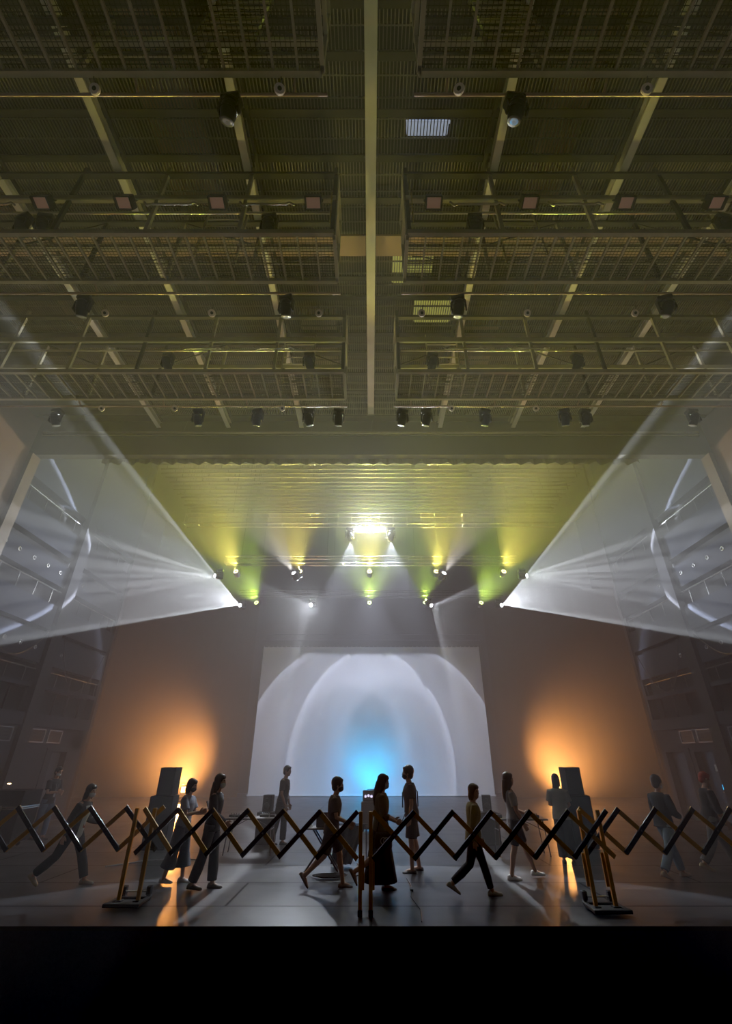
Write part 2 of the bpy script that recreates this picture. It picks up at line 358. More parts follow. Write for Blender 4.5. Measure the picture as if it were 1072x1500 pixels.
person('woman with bob in olive top and dark trousers striding right', 1.78, 9.62, R(3), 1.62, ((20, 3, 0), (-18, 34, -30)), ((8, 5, 12, 2), (-14, 6, 14, 2)), 5, (-45, 0), 'bob', 'hairb',
       ((.24, .21, .1), 'long', -.08, .026), ('trousers', (.025, .027, .035), .058), (.3, .28, .25), 'shoe', None)
person('long-haired woman in pale grey top, tight knee shorts and white sneakers', 2.85, 10.9, R(0), 1.74, ((23, 4, 0), (-10, 6, -2)), ((12, 5, 62, 24), (10, 5, 20, 8)), -3, (10, 0), 'long', 'hairb',
       ((.3, .31, .34), 'short', -.06, .016), ('shorts', (.05, .05, .06), .078), (.75, .75, .75), 'shoe', None)
person('woman in white blouse and wide dark trousers seen from behind at right speaker', 4.32, 12.35, R(72), 1.66, ((6, 4, 0), (-5, 4, 0)), ((10, 10, 80, 20), (12, 10, 60, 18)), 2, (-10, 4), 'longbob', 'hair',
       ((.3, .29, .26), 'short', -.1, .034), ('trousers', (.03, .03, .035), .105), (.05, .05, .05), 'shoe', None)
person('person in dark jacket and light blue jeans walking away right', 5.85, 10.95, R(22), 1.72, ((22, 4, 0), (-20, 18, -18)), ((6, 10, 30, 6), (12, 8, 60, 20)), 6, (5, 8), 'full', 'hairb',
       ((.03, .032, .04), 'long', -.08, .03), ('trousers', (.2, .27, .36), .07), (.42, .32, .24), 'shoe', 'mask')
person('man in red cap and dark sweater walking beside right wall doors', 7.2, 11.6, R(-5), 1.78, ((24, 4, 0), (-18, 20, -20)), ((16, 8, 25, 8), (6, 8, 20, 4)), 9, (0, 16), 'short', 'redcap',
       ((.028, .028, .036), 'three', -.1, .026), ('trousers', (.16, .16, .17), .075), (.42, .34, .26), 'shoe', None)
phone(h3[1]+Vector((.05, 0, .09)), R(-8), R(-25), 'phone held up by the woman in wide culottes')
phone(h7[1]+Vector((.06, 0, .1)), R(2), R(25), 'phone held out by the long-skirted woman behind centre barrier')
# shoulder bag hanging at the long-skirted woman's hip
bg = thing('hanging_shoulder_bag', 'dark shoulder bag with pale metal ring hanging at long-skirted woman', 'bag', (.22, 9.66, .66))
mb = MB(); mb.cbox((0, 0, .1), (.3, .09, .24), .04); mb.build('bag_body', cmat('bag', (.04, .035, .03)), bg, True)
mb = MB(); mb.tube([(-.12, 0, .2), (-.08, 0, .36), (0, 0, .44), (.08, 0, .36), (.12, 0, .2)], .009, 8); mb.build('strap', M['cable'], bg)
mb = MB()
for q in range(2): mb.tube([(.0+.05*q+.05*math.cos(a), -.05-.006*q, .1+.05*math.sin(a)) for a in [2*PI*k/16 for k in range(17)]], .006, 6)
mb.build('metal_ring', M['alu'], bg)
# ------------------------------------------------------------------ the setting
WX = 11.8            # half width between the side walls
YF, YH = 8.16, 13.0  # stage front edge, header wall
mb = MB(); mb.bbox(-18, 18, YF, 36, -.05, 0); struct('floor', mb, M['floor'])
mb = MB(); mb.bbox(-14, 14, YF+.02, YF+.12, -1.6, -.05); struct('wall_front', mb, M['riser'])
mb = MB(); mb.bbox(-14, 14, -6, YF+.12, -1.7, -1.6); struct('floor_auditorium', mb, M['house'])
mb = MB(); mb.bbox(-18, 18, 35, 35.2, 0, 20.2); struct('wall_back', mb, M['drape'])
mb = MB(); mb.bbox(-14, 14, -6.2, -6, -1.6, 15); struct('wall_rear', mb, M['house'])
mb = MB(); mb.bbox(-14, 14, YH, YH+.25, 11.32, 20); struct('wall_header', mb, M['header'])
mb = MB(); mb.bbox(-14, 14, -6.2, YH, 14.6, 14.8); struct('ceiling_roof', mb, M['black'])
mb = MB(); mb.bbox(-18, 18, YH, 35.2, 20, 20.2); struct('ceiling_flytower', mb, M['black'])
for sd, nm in ((-1, 'left'), (1, 'right')):
    X = lambda d: sd*(WX+d)
    mb = MB(); mb.bbox(X(.32), X(.6), -6.2, 21.1, -1.6, 20); mb.bbox(X(.0), X(6.2), 20.9, 21.1, 0, 20); mb.bbox(X(5.9), X(6.2), 21.1, 35.2, 0, 20); wall = struct('wall_'+nm, mb, M['walldark'])
    mb = MB(); mb.bbox(X(0), X(.32), -6, 12.85, 0, 14.6); mb.build('wood_panel', M['wood'], wall)
    # pale facing between the dark gallery openings
    mb = MB()
    for z0, z1 in ((10.74, 14), (8.9, 9.88), (7.75, 8.56), (6.17, 7.05), (5.0, 6.0), (4.2, 4.34)):
        mb.bbox(X(0), X(.32), 13.26, 20.9, z0, z1)
    for y0, y1 in ((13.26, 15.2), (20.1 if sd < 0 else 20.65, 20.9)): mb.bbox(X(0), X(.32), y0, y1, 0, 3.0)
    mb.bbox(X(0), X(.32), 15.2, 20.9, 2.28, 3.0)
    if sd < 0: mb.bbox(X(0), X(.32), 15.2, 18.7, 0, 2.28)
    else: mb.bbox(X(0), X(.32), 18.84, 19.05, 0, 2.28); mb.bbox(X(0), X(.32), 15.2, 17.35, 0, 2.28)
    mb.build('facing_panel', M['wallpale'], wall)
    mb = MB(); mb.bbox(X(-.1), X(.32), 13.26, 20.9, 3.0, 3.4); mb.build('ledge', M['wallpale'], wall)
    for z in (10.4, 7.58, 4.8):                     # gallery handrails
        mb = MB(); mb.tube([(X(.05), 13.3, z), (X(.05), 20.9, z)], .022, 6)
        for k in range(9): mb.tube([(X(.05), 13.6+k*.9, z), (X(.05), 13.6+k*.9, z-.62)], .014, 6)
        mb.build('gallery_rail', M['railsteel'], wall)
    mb = MB()
    for k in range(9): mb.bbox(X(.25), X(.32), 13.6+k*.85, 13.63+k*.85, 3.4, 4.2)
    mb.build('mullion', M['pillar'], wall)
    mb = MB(); mb.bbox(X(-.14), X(.32), 12.85, 13.26, 0, 11.3); struct('trim_1' if sd < 0 else 'trim_2', mb, M['woodtrim'])
    mb = MB(); mb.bbox(X(-.16), X(.1), 16.8, 17.35, 0, 14); struct('trim_3' if sd < 0 else 'trim_4', mb, M['pillar'])
    # vents above the doors
    for q, (y0, y1) in enumerate(((15.4, 16.6), (17.5, 18.3), (18.5, 19.3))):
        v = thing('air_vent', f'slatted grey air vent on the {nm} side wall, {ORD[q]} from the stage front', 'vent', (X(-.001), (y0+y1)/2, 2.72), 0, 'air vents on the '+nm+' wall')
        f = MB(); L = y1-y0
        for a in (-1, 1): f.box((-sd*.02, 0, a*.2), (.04, L, .03)); f.box((-sd*.02, a*(L/2-.015), 0), (.04, .03, .4))
        f.build('frame', M['vent'], v)
        f = MB()
        for k in range(9): f.box((-sd*.012, 0, -.16+.04*k), (.02, L-.06, .014))
        f.build('slats', M['joist'], v)
    # small round rope rings in a row on the facing
    rank = {'upper': -1, 'lower': -1}
    for q in range(7):
        for z, tier in ((8.2, 'upper'), (5.45, 'lower')):
            if tier == 'lower' and q in (0, 1): continue
            y = 13.25+.76*q
            if tier == 'upper' and q == 0: y = 13.33
            if 16.7 < y < 17.45: continue
            rank[tier] += 1
            r = thing('rope_ring', f'small steel rope ring on the {nm} wall, {ORD[rank[tier]]} from the front in the {tier} row', 'ring', (X(0), y, z), 0, f'rope rings on the {nm} wall')
            p = MB(); p.lathe([(.05, 0), (.05, .015)], 14, Matrix.Rotation(-sd*PI/2, 4, 'Y')); p.build('back_plate', M['steel'], r)
            p = MB(); p.tube([(-sd*.03, .065*math.cos(a), .065*math.sin(a)) for a in [2*PI*k/16 for k in range(17)]], .013, 6); p.build('ring', M['fixmetal'], r)
    # slack cables swagged along the wall
    for q, (y0, y1, z, dz) in enumerate(((13.6, 16.6, 6.05, 1.05), (17.6, 20.6, 6.0, 1.7))):
        c = MB(); c.tube([(X(-.12), y0+(y1-y0)*t/12, z-dz*(1-(2*t/12-1)**2)) for t in range(13)], .018, 6)
        tag(c.build('hanging_cable', M['cable']), f'slack black cable swagged along the {nm} wall, {"nearer the front" if q == 0 else "behind the pillar"}', 'cable')
    c = MB(); c.lathe([(.03, 0), (.03, .02), (.015, .035)], 12, Matrix.Translation((X(.3), 19.35, 4.28)) @ Matrix.Rotation(-sd*PI/2, 4, 'Y'))
    tag(c.build('wall_indicator', M['red']), f'tiny red indicator light on the {nm} wall', 'light')
for sd, nm in ((-1, 'left'), (1, 'right')):       # curtains added beside the screen to catch the orange glow
    mb = MB(); n = 210; vs = []
    for z in (.02, 12.6):
        for i in range(n+1): vs.append((sd*(7.75+9.4*i/n), 31.0+.004*math.sin(i*.35), z))
    mb._add(vs, [(i, i+1, n+2+i, n+1+i) for i in range(n)])
    tag(mb.build('glow_catch_curtain', M['curtain']), f'tall dark leg curtain {nm} of the projection screen, lit orange low down', 'curtain')
# doors
def door(name, sd, y0, y1, h=2.25):
    mb = MB(); mb.bbox(sd*(WX+.2), sd*(WX+.27), y0+.06, y1-.06, 0, h-.04); d = struct(name, mb, M['door'])
    f = MB(); xs = (sd*(WX-.03), sd*(WX+.3))
    f.bbox(*xs, y0-.28, y0+.05, 0, h); f.bbox(*xs, y1-.05, y1+.1, 0, h); f.bbox(*xs, y0-.28, y1+.1, h-.03, h+.1); f.build('frame', M['wallpale'], d)
    f = MB(); f.tube([(sd*(WX+.15), y0+.2, .98), (sd*(WX+.12), y0+.2, 1.0), (sd*(WX+.12), y0+.34, 1.0)], .014, 6); f.build('handle', M['steel'], d)
    return d
door('door_1', -1, 18.98, 20.0)
d2 = door('door_2', 1, 17.7, 18.8); door('door_3', 1, 19.3, 20.6)
mb = MB(); mb.box((WX+.195, 18.05, 1.72), (.006, .3, .21)); tag(mb.build('paper_notice', M['paper']), 'white paper notice taped to a dark door on the right wall', 'notice')
mb = MB(); mb.cbox((WX+.185, 18.05, 1.15), (.02, .05, .14), .006); tag(mb.build('wall_switch_light', M['cyan']), 'small glowing cyan switch on right wall door', 'switch')

# ceiling: open steel grating under a dark roof void, with beams
mb = MB(); x = -9.9
while x < 9.9:
    if abs(x) > .13: mb.bbox(x-.008, x+.008, .8, 12.5, 12.55, 12.585)
    x += .062
y = .9
while y < 12.5: mb.bbox(-9.9, 9.9, y-.008, y+.008, 12.55, 12.6); y += .31
ceil = struct('ceiling', mb, M['grate'])
mb = MB(); mb.bbox(-.105, .105, .3, 12.02, 12.28, 12.5); struct('ceiling_beam', mb, M['beam'])
for bx in (2.45, 5.03, 7.5):
    for sd in (-1, 1):
        mb = MB()
        mb.bbox(sd*bx-.075, sd*bx+.075, .3, 12.75, 12.3, 12.325); mb.bbox(sd*bx-.012, sd*bx+.012, .3, 12.75, 12.325, 12.53)
        mb.bbox(sd*bx-.075, sd*bx+.075, .3, 12.75, 12.5, 12.53)
        struct('ceiling_beam', mb, M['beam'])
        mb = MB(); mb.bbox(sd*(bx-.2)-.03, sd*(bx-.2)+.03, .3, 12.5, 12.36, 12.42); struct('ceiling_beam', mb, M['joist'])
for y in (1.05, 1.75, 2.5, 3.12, 3.9, 4.62, 5.4, 7.2, 7.75, 8.9, 9.6, 10.4, 11.2, 12.4):
    mb = MB()
    for a, b in ((-11.7, -.13), (.13, 11.7)): mb.bbox(a, b, y-.06, y+.06, 12.505, 12.54); mb.bbox(a, b, y-.01, y+.01, 12.54, 12.7)
    struct('ceiling_joist', mb, M['joist'])
mb = MB()
for a, b in ((-11.7, -.12), (.12, 11.7)): mb.bbox(a, b, 6.08, 6.55, 12.4, 12.46)
struct('ceiling_girder', mb, M['girder'])
# solid dark soffit in front of the header
mb = MB(); mb.bbox(-11.8, 11.8, 12.5, 13, 12.8, 12.9); struct('ceiling_soffit', mb, M['black'])
for sd in (-1, 1):
    mb = MB(); mb.bbox(sd*9.9, sd*11.8, -6, 12.5, 12.6, 12.7); struct('ceiling_edge', mb, M['black'])
# above the grating: ducts, and panels with their light put in as emission
for q, (x0, x1, y0, y1, z, m_, lab) in enumerate((
        (-1.0, -.35, 1.7, 2.5, 12.95, 'bluepanel', 'bluish square duct above the grating left of the centre beam'),
        (-4.4, -3.4, 2.0, 6.0, 13.1, 'girder', 'long brownish air duct above the grating on the left'),
        (.55, 1.55, 6.6, 7.5, 12.75, 'panel_added_glow', 'panel above the grating with painted-in yellow light beside the centre beam'),
        (.7, 1.5, 4.1, 4.35, 12.75, 'strip_added_glow', 'narrow strip with painted-in bluish white light above the grating right of centre beam'),
        (1.2, 2.2, 8.1, 8.7, 12.75, 'panel_added_glow', 'box with painted-in yellow light above grating over the right end of the third bridge'),
        (-8.6, -7.9, 3.2, 10, 13.0, 'girder', 'outermost brown duct above the left grating'),
        (3.4, 4.2, 2.0, 5.6, 13.1, 'girder', 'brownish air duct above the grating on the right'),
        (-2.0, -1.0, 8.6, 11.8, 12.9, 'duct', 'wide pale duct above grating at the far left of centre'),
        (2.7, 3.7, 8.9, 11.9, 12.9, 'girder', 'brown duct above the far right grating'))):
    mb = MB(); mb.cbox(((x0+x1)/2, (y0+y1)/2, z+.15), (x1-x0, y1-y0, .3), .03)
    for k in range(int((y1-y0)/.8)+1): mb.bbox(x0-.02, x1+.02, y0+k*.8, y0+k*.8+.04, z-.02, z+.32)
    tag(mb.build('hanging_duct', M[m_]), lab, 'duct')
# ------------------------------------------------------------------ lighting bridges
BN = {0: 'nearest', 1: 'middle', 2: 'farthest'}
def bridge(sd, Y0, Y1, k, side):
    x0, x1, Z = .66, 11.3, 10.3
    X = lambda a: sd*a
    b = thing('lighting_bridge', f'steel lighting bridge with mesh floor, {BN[k]} row, {side} of the centre beam', 'lighting bridge', (0, 0, 0), 0, 'lighting bridges under the grating')
    mb = MB(); x = x0
    while x < x1: mb.bbox(X(x)-.016, X(x)+.016, Y0, Y1, Z-.03, Z+.02); x += .335
    mb.build('floor_joists', M['bridge'], b)
    mb = MB(); n = 17
    for q in range(n): yy = Y0+(Y1-Y0)*(q+.5)/n; mb.bbox(X(x0), X(x1), yy-.005, yy+.005, Z+.022, Z+.03)
    x = x0
    while x < x1: mb.bbox(X(x)-.004, X(x)+.004, Y0, Y1, Z+.03, Z+.036); x += .067
    mb.build('floor_mesh', M['bridgeD'], b)
    for yy in (Y0, Y1):
        mb = MB(); mb.bbox(X(x0), X(x1), yy-.035, yy+.035, Z-.05, Z+.06); mb.build('edge_beam', M['bridge'], b)
        mb = MB()
        mb.bbox(X(x0), X(x1), yy-.04, yy+.04, Z+1.04, Z+1.16)
        if yy == Y1: mb.tube([(X(x0), yy, Z+.55), (X(x1), yy, Z+.55)], .02, 6)
        else: mb.tube([(X(x0), yy-.07, Z+.98), (X(x1), yy-.07, Z+.98)], .025, 6)
        mb.build('railing', M['bridge'], b)
        mb = MB(); mb.bbox(X(x0), X(x1), yy-.05, yy+.05, 12.22, 12.3); mb.build('top_chord', M['bridgeD'], b)
    # hangers from the grating
    x = x0+.03; q = 0
    while x < x1:
        for yy in (Y0, Y1):
            mb = MB(); mb.bbox(X(x)-.035, X(x)+.035, yy-.03, yy+.03, Z+.06, 12.5); mb.build('hanger', M['bridge'] if q % 3 else M['bridgeD'], b)
        x += 1.68; q += 1
    x = x0+.03; q = 0
    while x+1.68 < x1:                            # diagonal braces in every other bay
        if q % 2 == (k % 2):
            mb = MB(); a, c = (1.16, 1.92) if q % 4 < 2 else (1.92, 1.16)
            mb.bar((X(x+.05), Y1, Z+a), (X(x+1.6), Y1, Z+c), .03, .03); mb.build('brace', M['bridgeD'], b)
        x += 1.68; q += 1
    rnd = random.Random(k*2+(sd > 0)); pts = []; x = x0+.2
    while x < x1: pts.append((X(x), Y1+.09+.03*rnd.random(), Z+.80+.12*math.sin(x*2.1)+.07*rnd.random())); x += .22
    mb = MB(); mb.tube(pts, .014, 6); mb.build('cable_run', M['steel'], b)
    # end frame beside the centre gap
    mb = MB()
    for z in (Z, Z+1.1, 12.26): mb.bbox(X(x0)-.03, X(x0)+.03, Y0, Y1, z-.05, z+.05)
    for yy in (Y0+.06, Y1-.06): mb.bbox(X(x0)-.025, X(x0)+.025, yy-.03, yy+.03, Z-.05, 12.3)
    mb.build('end_frame', M['bridge'], b)
    # pipes that carry the lanterns
    mb = MB(); mb.tube([(X(x0+.1), Y0+.12, Z+.86), (X(x1), Y0+.12, Z+.86)], .024, 8); mb.build('upper_pipe', M['pipe'], b, True)
    mb = MB(); mb.tube([(X(x0-.05), Y1+.2, Z-.1), (X(x1), Y1+.2, Z-.1)], .024, 8)
    x = x0+.4
    while x < x1: mb.bar((X(x), Y1+.03, Z), (X(x), Y1+.2, Z-.1), .03, .03); x += 2.2
    mb.build('lower_pipe', M['pinkpipe'], b, True)
    # walkway ladder up to the grating
    lx = (3.05 if k == 1 else 1.95)
    ld = thing('mounted_ladder', f'steel access ladder on the {BN[k]} lighting bridge, {side} of centre', 'ladder', (X(lx), Y1-.16, Z+.05), 0, 'ladders on the lighting bridges')
    for a in (-1, 1): mb = MB(); mb.bar((a*.42, -.12, 0), (a*.42, -.02, 2.1), .03, .06, (0, 1, 0)); mb.build('rail', M['pipe'], ld)
    for q in range(8): mb = MB(); mb.tube([(-.4, -.11+.0125*q, .15+.26*q), (.4, -.11+.0125*q, .15+.26*q)], .018, 6); mb.build('rung', M['pipe'], ld)
    return b
BY = {0: (1.7, 2.63), 1: (4.8, 5.73), 2: (8.13, 9.05)}
for k in (0, 1, 2):
    for sd, side in ((-1, 'left'), (1, 'right')): bridge(sd, *BY[k], k, side)

# ------------------------------------------------------------------ moving heads, wash lamps, floodlights
def moving_head(name='moving_spotlight', lens='glass'):
    r = empty(name)
    mb = MB(); mb.tube([(-.1, 0, .1), (-.1, 0, .15), (-.1, .02, .19)], .014, 6); mb.tube([(.1, 0, .1), (.1, 0, .15), (.1, .02, .19)], .014, 6); mb.build('clamp', M['fixmetal'], r)
    mb = MB(); mb.cbox((0, 0, .04), (.34, .24, .12), .03); mb.lathe([(.1, -.05), (.1, -.02)], 16); mb.build('base', M['fixture'], r)
    mb = MB()
    for a in (-1, 1): mb.cbox((a*.17, 0, -.21), (.045, .13, .3), .02)
    mb.cbox((0, 0, -.07), (.36, .13, .045), .015); mb.build('yoke', M['fixture'], r)
    h = MB(); h.lathe([(.02, .2), (.09, .19), (.125, .12), (.14, 0), (.135, -.1), (.115, -.2), (.118, -.225), (.1, -.225)], 20)
    for z in (-.05, .05, .12): h.lathe([(.142, z), (.146, z+.008), (.142, z+.016)], 20)
    hd = h.build('head', M['fixture'], r, True); hd.location = (0, 0, -.25)
    l = MB(); l.lathe([(.0, -.222), (.06, -.235), (.098, -.228), (.098, -.215)], 20); l.build('lens', M[lens], hd, True)
    return r
def place(proto, first, loc, rz=0, head=None, label=None, cat=None, group=None):
    o = proto if first else copy_tree(proto)
    o.location = loc; o.rotation_euler = (0, 0, rz)
    if head is not None:
        for c in o.children:
            if c.name.startswith('head'): c.rotation_euler = Euler((0, 0, -rz)).to_matrix().inverted().to_euler() if False else (Matrix.Rotation(-rz, 3, 'Z') @ Vector(head)).to_track_quat('-Z', 'Y').to_euler()
    tag(o, label, cat, group); return o

MHd = moving_head(); n_ = 0
def dark_head(loc, rz, head, label, group):
    global n_
    place(MHd, n_ == 0, loc, rz, head, label, 'moving light', group).scale = (.8,)*3; n_ += 1
und = {0: (-1.92, 1.98), 1: (-5.65, -1.66, 1.72, 5.8), 2: (-4.5, -2.95, -1.62, -.84, .82, 2.98, 1.45, -8.2, 5.05, 5.6, 8.4)}
SN = lambda x: 'left' if x < 0 else 'right'
for k, xs in und.items():
    for x in xs:
        rank = sorted(q for q in xs if (q < 0) == (x < 0)); rank = (rank[::-1] if x < 0 else rank).index(x)
        dark_head((x, BY[k][1]+.2, 9.97), random.uniform(-.3, .3), (random.uniform(-.3, .3), .5, -1),
                  f'unlit black moving head under the {BN[k]} lighting bridge, {ORD[rank]} {SN(x)} of the centre beam', f'moving heads under the {BN[k]} bridge')
ins = {1: (-6.5, -6.1, -1.9, 1.95, 6.6), 2: (-5.1, -1.55, 1.55, 5.2)}
for k, xs in ins.items():
    for x in xs:
        rank = sorted(q for q in xs if (q < 0) == (x < 0)); rank = (rank[::-1] if x < 0 else rank).index(x)
        dark_head((x, BY[k][0]+.12, 10.93), random.uniform(-.3, .3), (random.uniform(-.4, .4), .8, -.7),
                  f'black moving head on the upper pipe of the {BN[k]} bridge, {ORD[rank]} {SN(x)} of centre', f'moving heads inside the {BN[k]} bridge')
# small floodlights on the middle bridge, reflectors given an added pinkish glow
fl = empty('mounted_floodlight')
mb = MB(); mb.tube([(-.16, 0, .0), (-.16, 0, .14), (0, 0, .2), (.16, 0, .14), (.16, 0, 0)], .012, 6); mb.build('bracket', M['steel'], fl)
mb = MB()
for a in (-1, 1): mb.box((a*.14, 0, -.02), (.02, .2, .22)); mb.box((0, a*.1, -.02), (.28, .02, .22))
mb.box((0, 0, .085), (.28, .2, .015)); mb.build('housing', M['fixture'], fl)
mb = MB(); mb.loft([[(.12*math.cos(a), .012+.07*math.sin(a)*0+q, -.0-.05*math.cos(a)**2) for a in [PI*k/8 for k in range(9)]] for q in (-.08, .08)], False); mb.box((0, 0, -.06), (.25, .18, .01)); mb.build('reflector', M['floodface_glow'], fl)
first = True
for x in (-8.1, -6.0, -4.5, -2.8, -1.05, 1.15, 2.9, 4.65, 6.3, 8.2):
    o = fl if first else copy_tree(fl); first = False
    o.location = (x, BY[1][0]-.16, 11.0); o.rotation_euler = (R(-18), 0, 0)
    xs = [q for q in (-8.1, -6.0, -4.5, -2.8, -1.05, 1.15, 2.9, 4.65, 6.3, 8.2) if (q < 0) == (x < 0)]; rk = sorted(xs, key=abs).index(x)
    tag(o, f'small floodlight with pinkish light painted on its reflector on the middle bridge, {ORD[rk]} {SN(x)} of the centre beam', 'floodlight', 'floodlights on the middle bridge')
# bright steel tubes with cable ends between the floodlights
for k, xs in {1: (-3.65, -1.9, 1.95, 3.75, -7.0, 7.1), 2: (-4.2, -2.4, 2.3, 3.9)}.items():
    for x in xs:
        mb = MB(); L = .5; y, z = BY[k][0]-.16, 10.93
        mb.tube([(x-L, y, z+.06), (x-L*.85, y, z-.05), (x-L*.7, y, z), (x+L*.7, y, z), (x+L*.82, y, z+.05), (x+L, y, z-.03)], .02, 8)
        rk = sorted([q for q in xs if (q < 0) == (x < 0)], key=abs).index(x)
        tag(mb.build('hanging_tube', M['pipe'], None, True), f'shiny bent metal tube on the {BN[k]} bridge, {ORD[rk]} {SN(x)} of centre', 'tube', f'metal tubes on the {BN[k]} bridge')
# pale pulley discs under the bridges
dp = empty('hanging_pulley'); mb = MB(); mb.lathe([(.028, -.02), (.07, -.02), (.078, 0), (.07, .02), (.028, .02)], 18, Matrix.Rotation(PI/2, 4, 'X')); mb.build('disc', M['disc'], dp)
mb = MB(); mb.lathe([(.0, -.024), (.03, -.024), (.03, .024), (.0, .024)], 12, Matrix.Rotation(PI/2, 4, 'X')); mb.build('hub', M['fixture'], dp)
mb = MB(); mb.bar((0, 0, .07), (0, 0, .16), .012, .012); mb.build('hook', M['steel'], dp)
first = True
for k, xs in {0: (-3.75, -1.24, 1.2, 3.75, 6.2, -6.1), 1: (-7.7, -5.43, -3.25, -1.06, 1.04, 3.2, 5.4, 7.55), 2: (-7.0, -5.1, -2.3, 2.1, 4.3)}.items():
    for x in xs:
        o = dp if first else copy_tree(dp); first = False
        o.location = (x, BY[k][1]+.2+(.32 if k == 1 else -.12), 10.02); o.rotation_euler = (R(35), 0, random.uniform(-.5, .5))
        rk = sorted([q for q in xs if (q < 0) == (x < 0)], key=abs).index(x)
        tag(o, f'small pale pulley disc under the {BN[k]} bridge, {ORD[rk]} {SN(x)} of centre', 'pulley', f'pulley discs under the {BN[k]} bridge')
# chains at the inner bridge ends
for k, x, z0, z1, y in ((0, -.98, 10.4, 12.5, 1.55), (0, 1.0, 10.4, 12.5, 1.55), (1, -.72, 10.3, 11.3, 4.62), (1, .75, 10.3, 11.3, 4.62)):
    mb = MB(); z = z0
    q = 0
    while z < z1:
        mb.ell((x, y, z), (.011 if q % 2 else .018, .018 if q % 2 else .011, .026), None, 8, 6); z += .042; q += 1
    tag(mb.build('hanging_chain', M['chain']), f'brass coloured hoist chain at the inner end of the {BN[k]} bridge, {SN(x)} side', 'chain')
# dim bulkhead lamps above the nearest bridge
for q, x in enumerate((-3.45, -1.63, 1.63, 3.55)):
    bl = thing('ceiling_bulkhead_light', f'dim yellow-green bulkhead lamp above the nearest bridge, {["outer left", "inner left", "inner right", "outer right"][q]}', 'lamp', (x, 1.98, 12.62), 0, 'bulkhead lamps above the grating')
    mb = MB(); mb.cbox((0, 0, .06), (.34, .16, .06), .02); mb.build('housing', M['steel'], bl)
    mb = MB(); mb.cbox((0, 0, .0), (.3, .13, .06), .025); mb.build('diffuser', M['dimyel'], bl)
# long pipe across the front of the header
hp = thing('hanging_header_pipe', 'long bright steel pipe hanging across the front of the header', 'pipe', (0, 12.75, 12.08))
mb = MB(); mb.tube([(-11.5, 0, 0), (11.5, 0, 0)], .04, 8); mb.build('pipe', M['pipe'], hp, True)
mb = MB(); mb.bbox(-11.5, 11.5, -.02, .02, -.13, -.09); mb.build('edge_strip', M['pipe'], hp)
for x in (-2.1, 0, 2.25, -6.6, 6.6): mb = MB(); mb.tube([(x, 0, .04), (x+.08, .02, .7)], .008, 5); mb.build('wire', M['steel'], hp)

# ------------------------------------------------------------------ fly tower: valance, battens, trusses
mb = MB(); n = 240; top, bot = [], []
for z in (11.75, 11.55, 11.36): pass
vs = []; rows = 4
for j in range(rows):
    for i in range(n+1):
        x = -9.6+19.2*i/n; w = .05+.05*j/rows
        vs.append((x, 13.42+w*math.sin(i*1.05), 11.9-.21*j-(.05*abs(math.sin(i*.33)) if j == rows-1 else 0)))
mb._add(vs, [(j*(n+1)+i, j*(n+1)+i+1, (j+1)*(n+1)+i+1, (j+1)*(n+1)+i) for j in range(rows-1) for i in range(n)])
tag(mb.build('hanging_valance', M['fringe']), 'narrow gathered valance with a wavy hem behind the header', 'valance')
for q in range(15):
    y = 15.7+.36*q; z = 13.25+.02*(q % 3)
    b = thing('hanging_batten', f'thin steel fly batten above the stage, {ORD[q]} behind the header', 'batten', (0, y, z), 0, 'fly battens in a row above the stage')
    mb = MB(); mb.tube([(-9.4+.05*(q % 4), 0, 0), (9.4-.05*(q % 3), 0, 0)], .035, 7); mb.build('pipe', M['batten'], b, True)
    mb = MB(); mb.tube([(-9.4, 0, .24), (9.4, 0, .24)], .022, 6)
    for k in range(16): x = -9+1.2*k+.2*(q % 3); mb.bar((x, 0, 0), (x, 0, .24), .02, .02)
    mb.build('truss_web', M['steel'], b)
    for k in range(-3, 4):
        mb = MB(); mb.tube([(k*2.9+.1*(q % 4), 0, .26), (k*2.9+.1*(q % 4), 0, 6.5)], .007, 4); mb.build('lift_wire', M['steel'], b)
def truss(name, label, y, z, wy, x1, mm='pipe', dz=.3):
    t = thing(name, label, 'truss', (0, y, z))
    for yy, zz in ((0, 0), (0, dz), (.36, 0), (.36, dz)):
        mb = MB(); mb.tube([(-x1, yy, zz), (x1, yy, zz)], .028, 8); mb.build('chord', M[mm], t, True)
    n = int(2*x1/.62)
    for p, q in (((0, 0), (0, dz)), ((.36, 0), (.36, dz)), ((0, 0), (.36, 0)), ((0, dz), (.36, dz))):
        mb = MB(); pts = []
        for k in range(n):                        # one continuous bent lacing rod per truss face
            x = -x1+.62*k; u, v = (p, q) if k % 2 == 0 else (q, p); pts += [(x, *u), (x+.01, *v)]
        mb.tube(pts, .011, 5); mb.build('lacing', M[mm], t)
    for x in (-6.2, -2.1, 2.1, 6.2):
        mb = MB(); mb.tube([(x, wy, dz), (x, wy, 19-z)], .009, 5); mb.build('lift_wire', M['steel'], t)
    return t
truss('hanging_truss', 'steel ladder truss above the bright central lamps, front of three', 18, 11.18, .05, 8.3, 'pipe', .5)
truss('hanging_truss', 'middle lighting truss carrying the row of five yellow lamps', 20, 10.12, .2, 6.9, 'pipe', .34)
truss('hanging_truss', 'rearmost dark truss carrying the row of yellow-green lamps', 24, 9.82, .2, 7.2, 'bridgeD', .3)

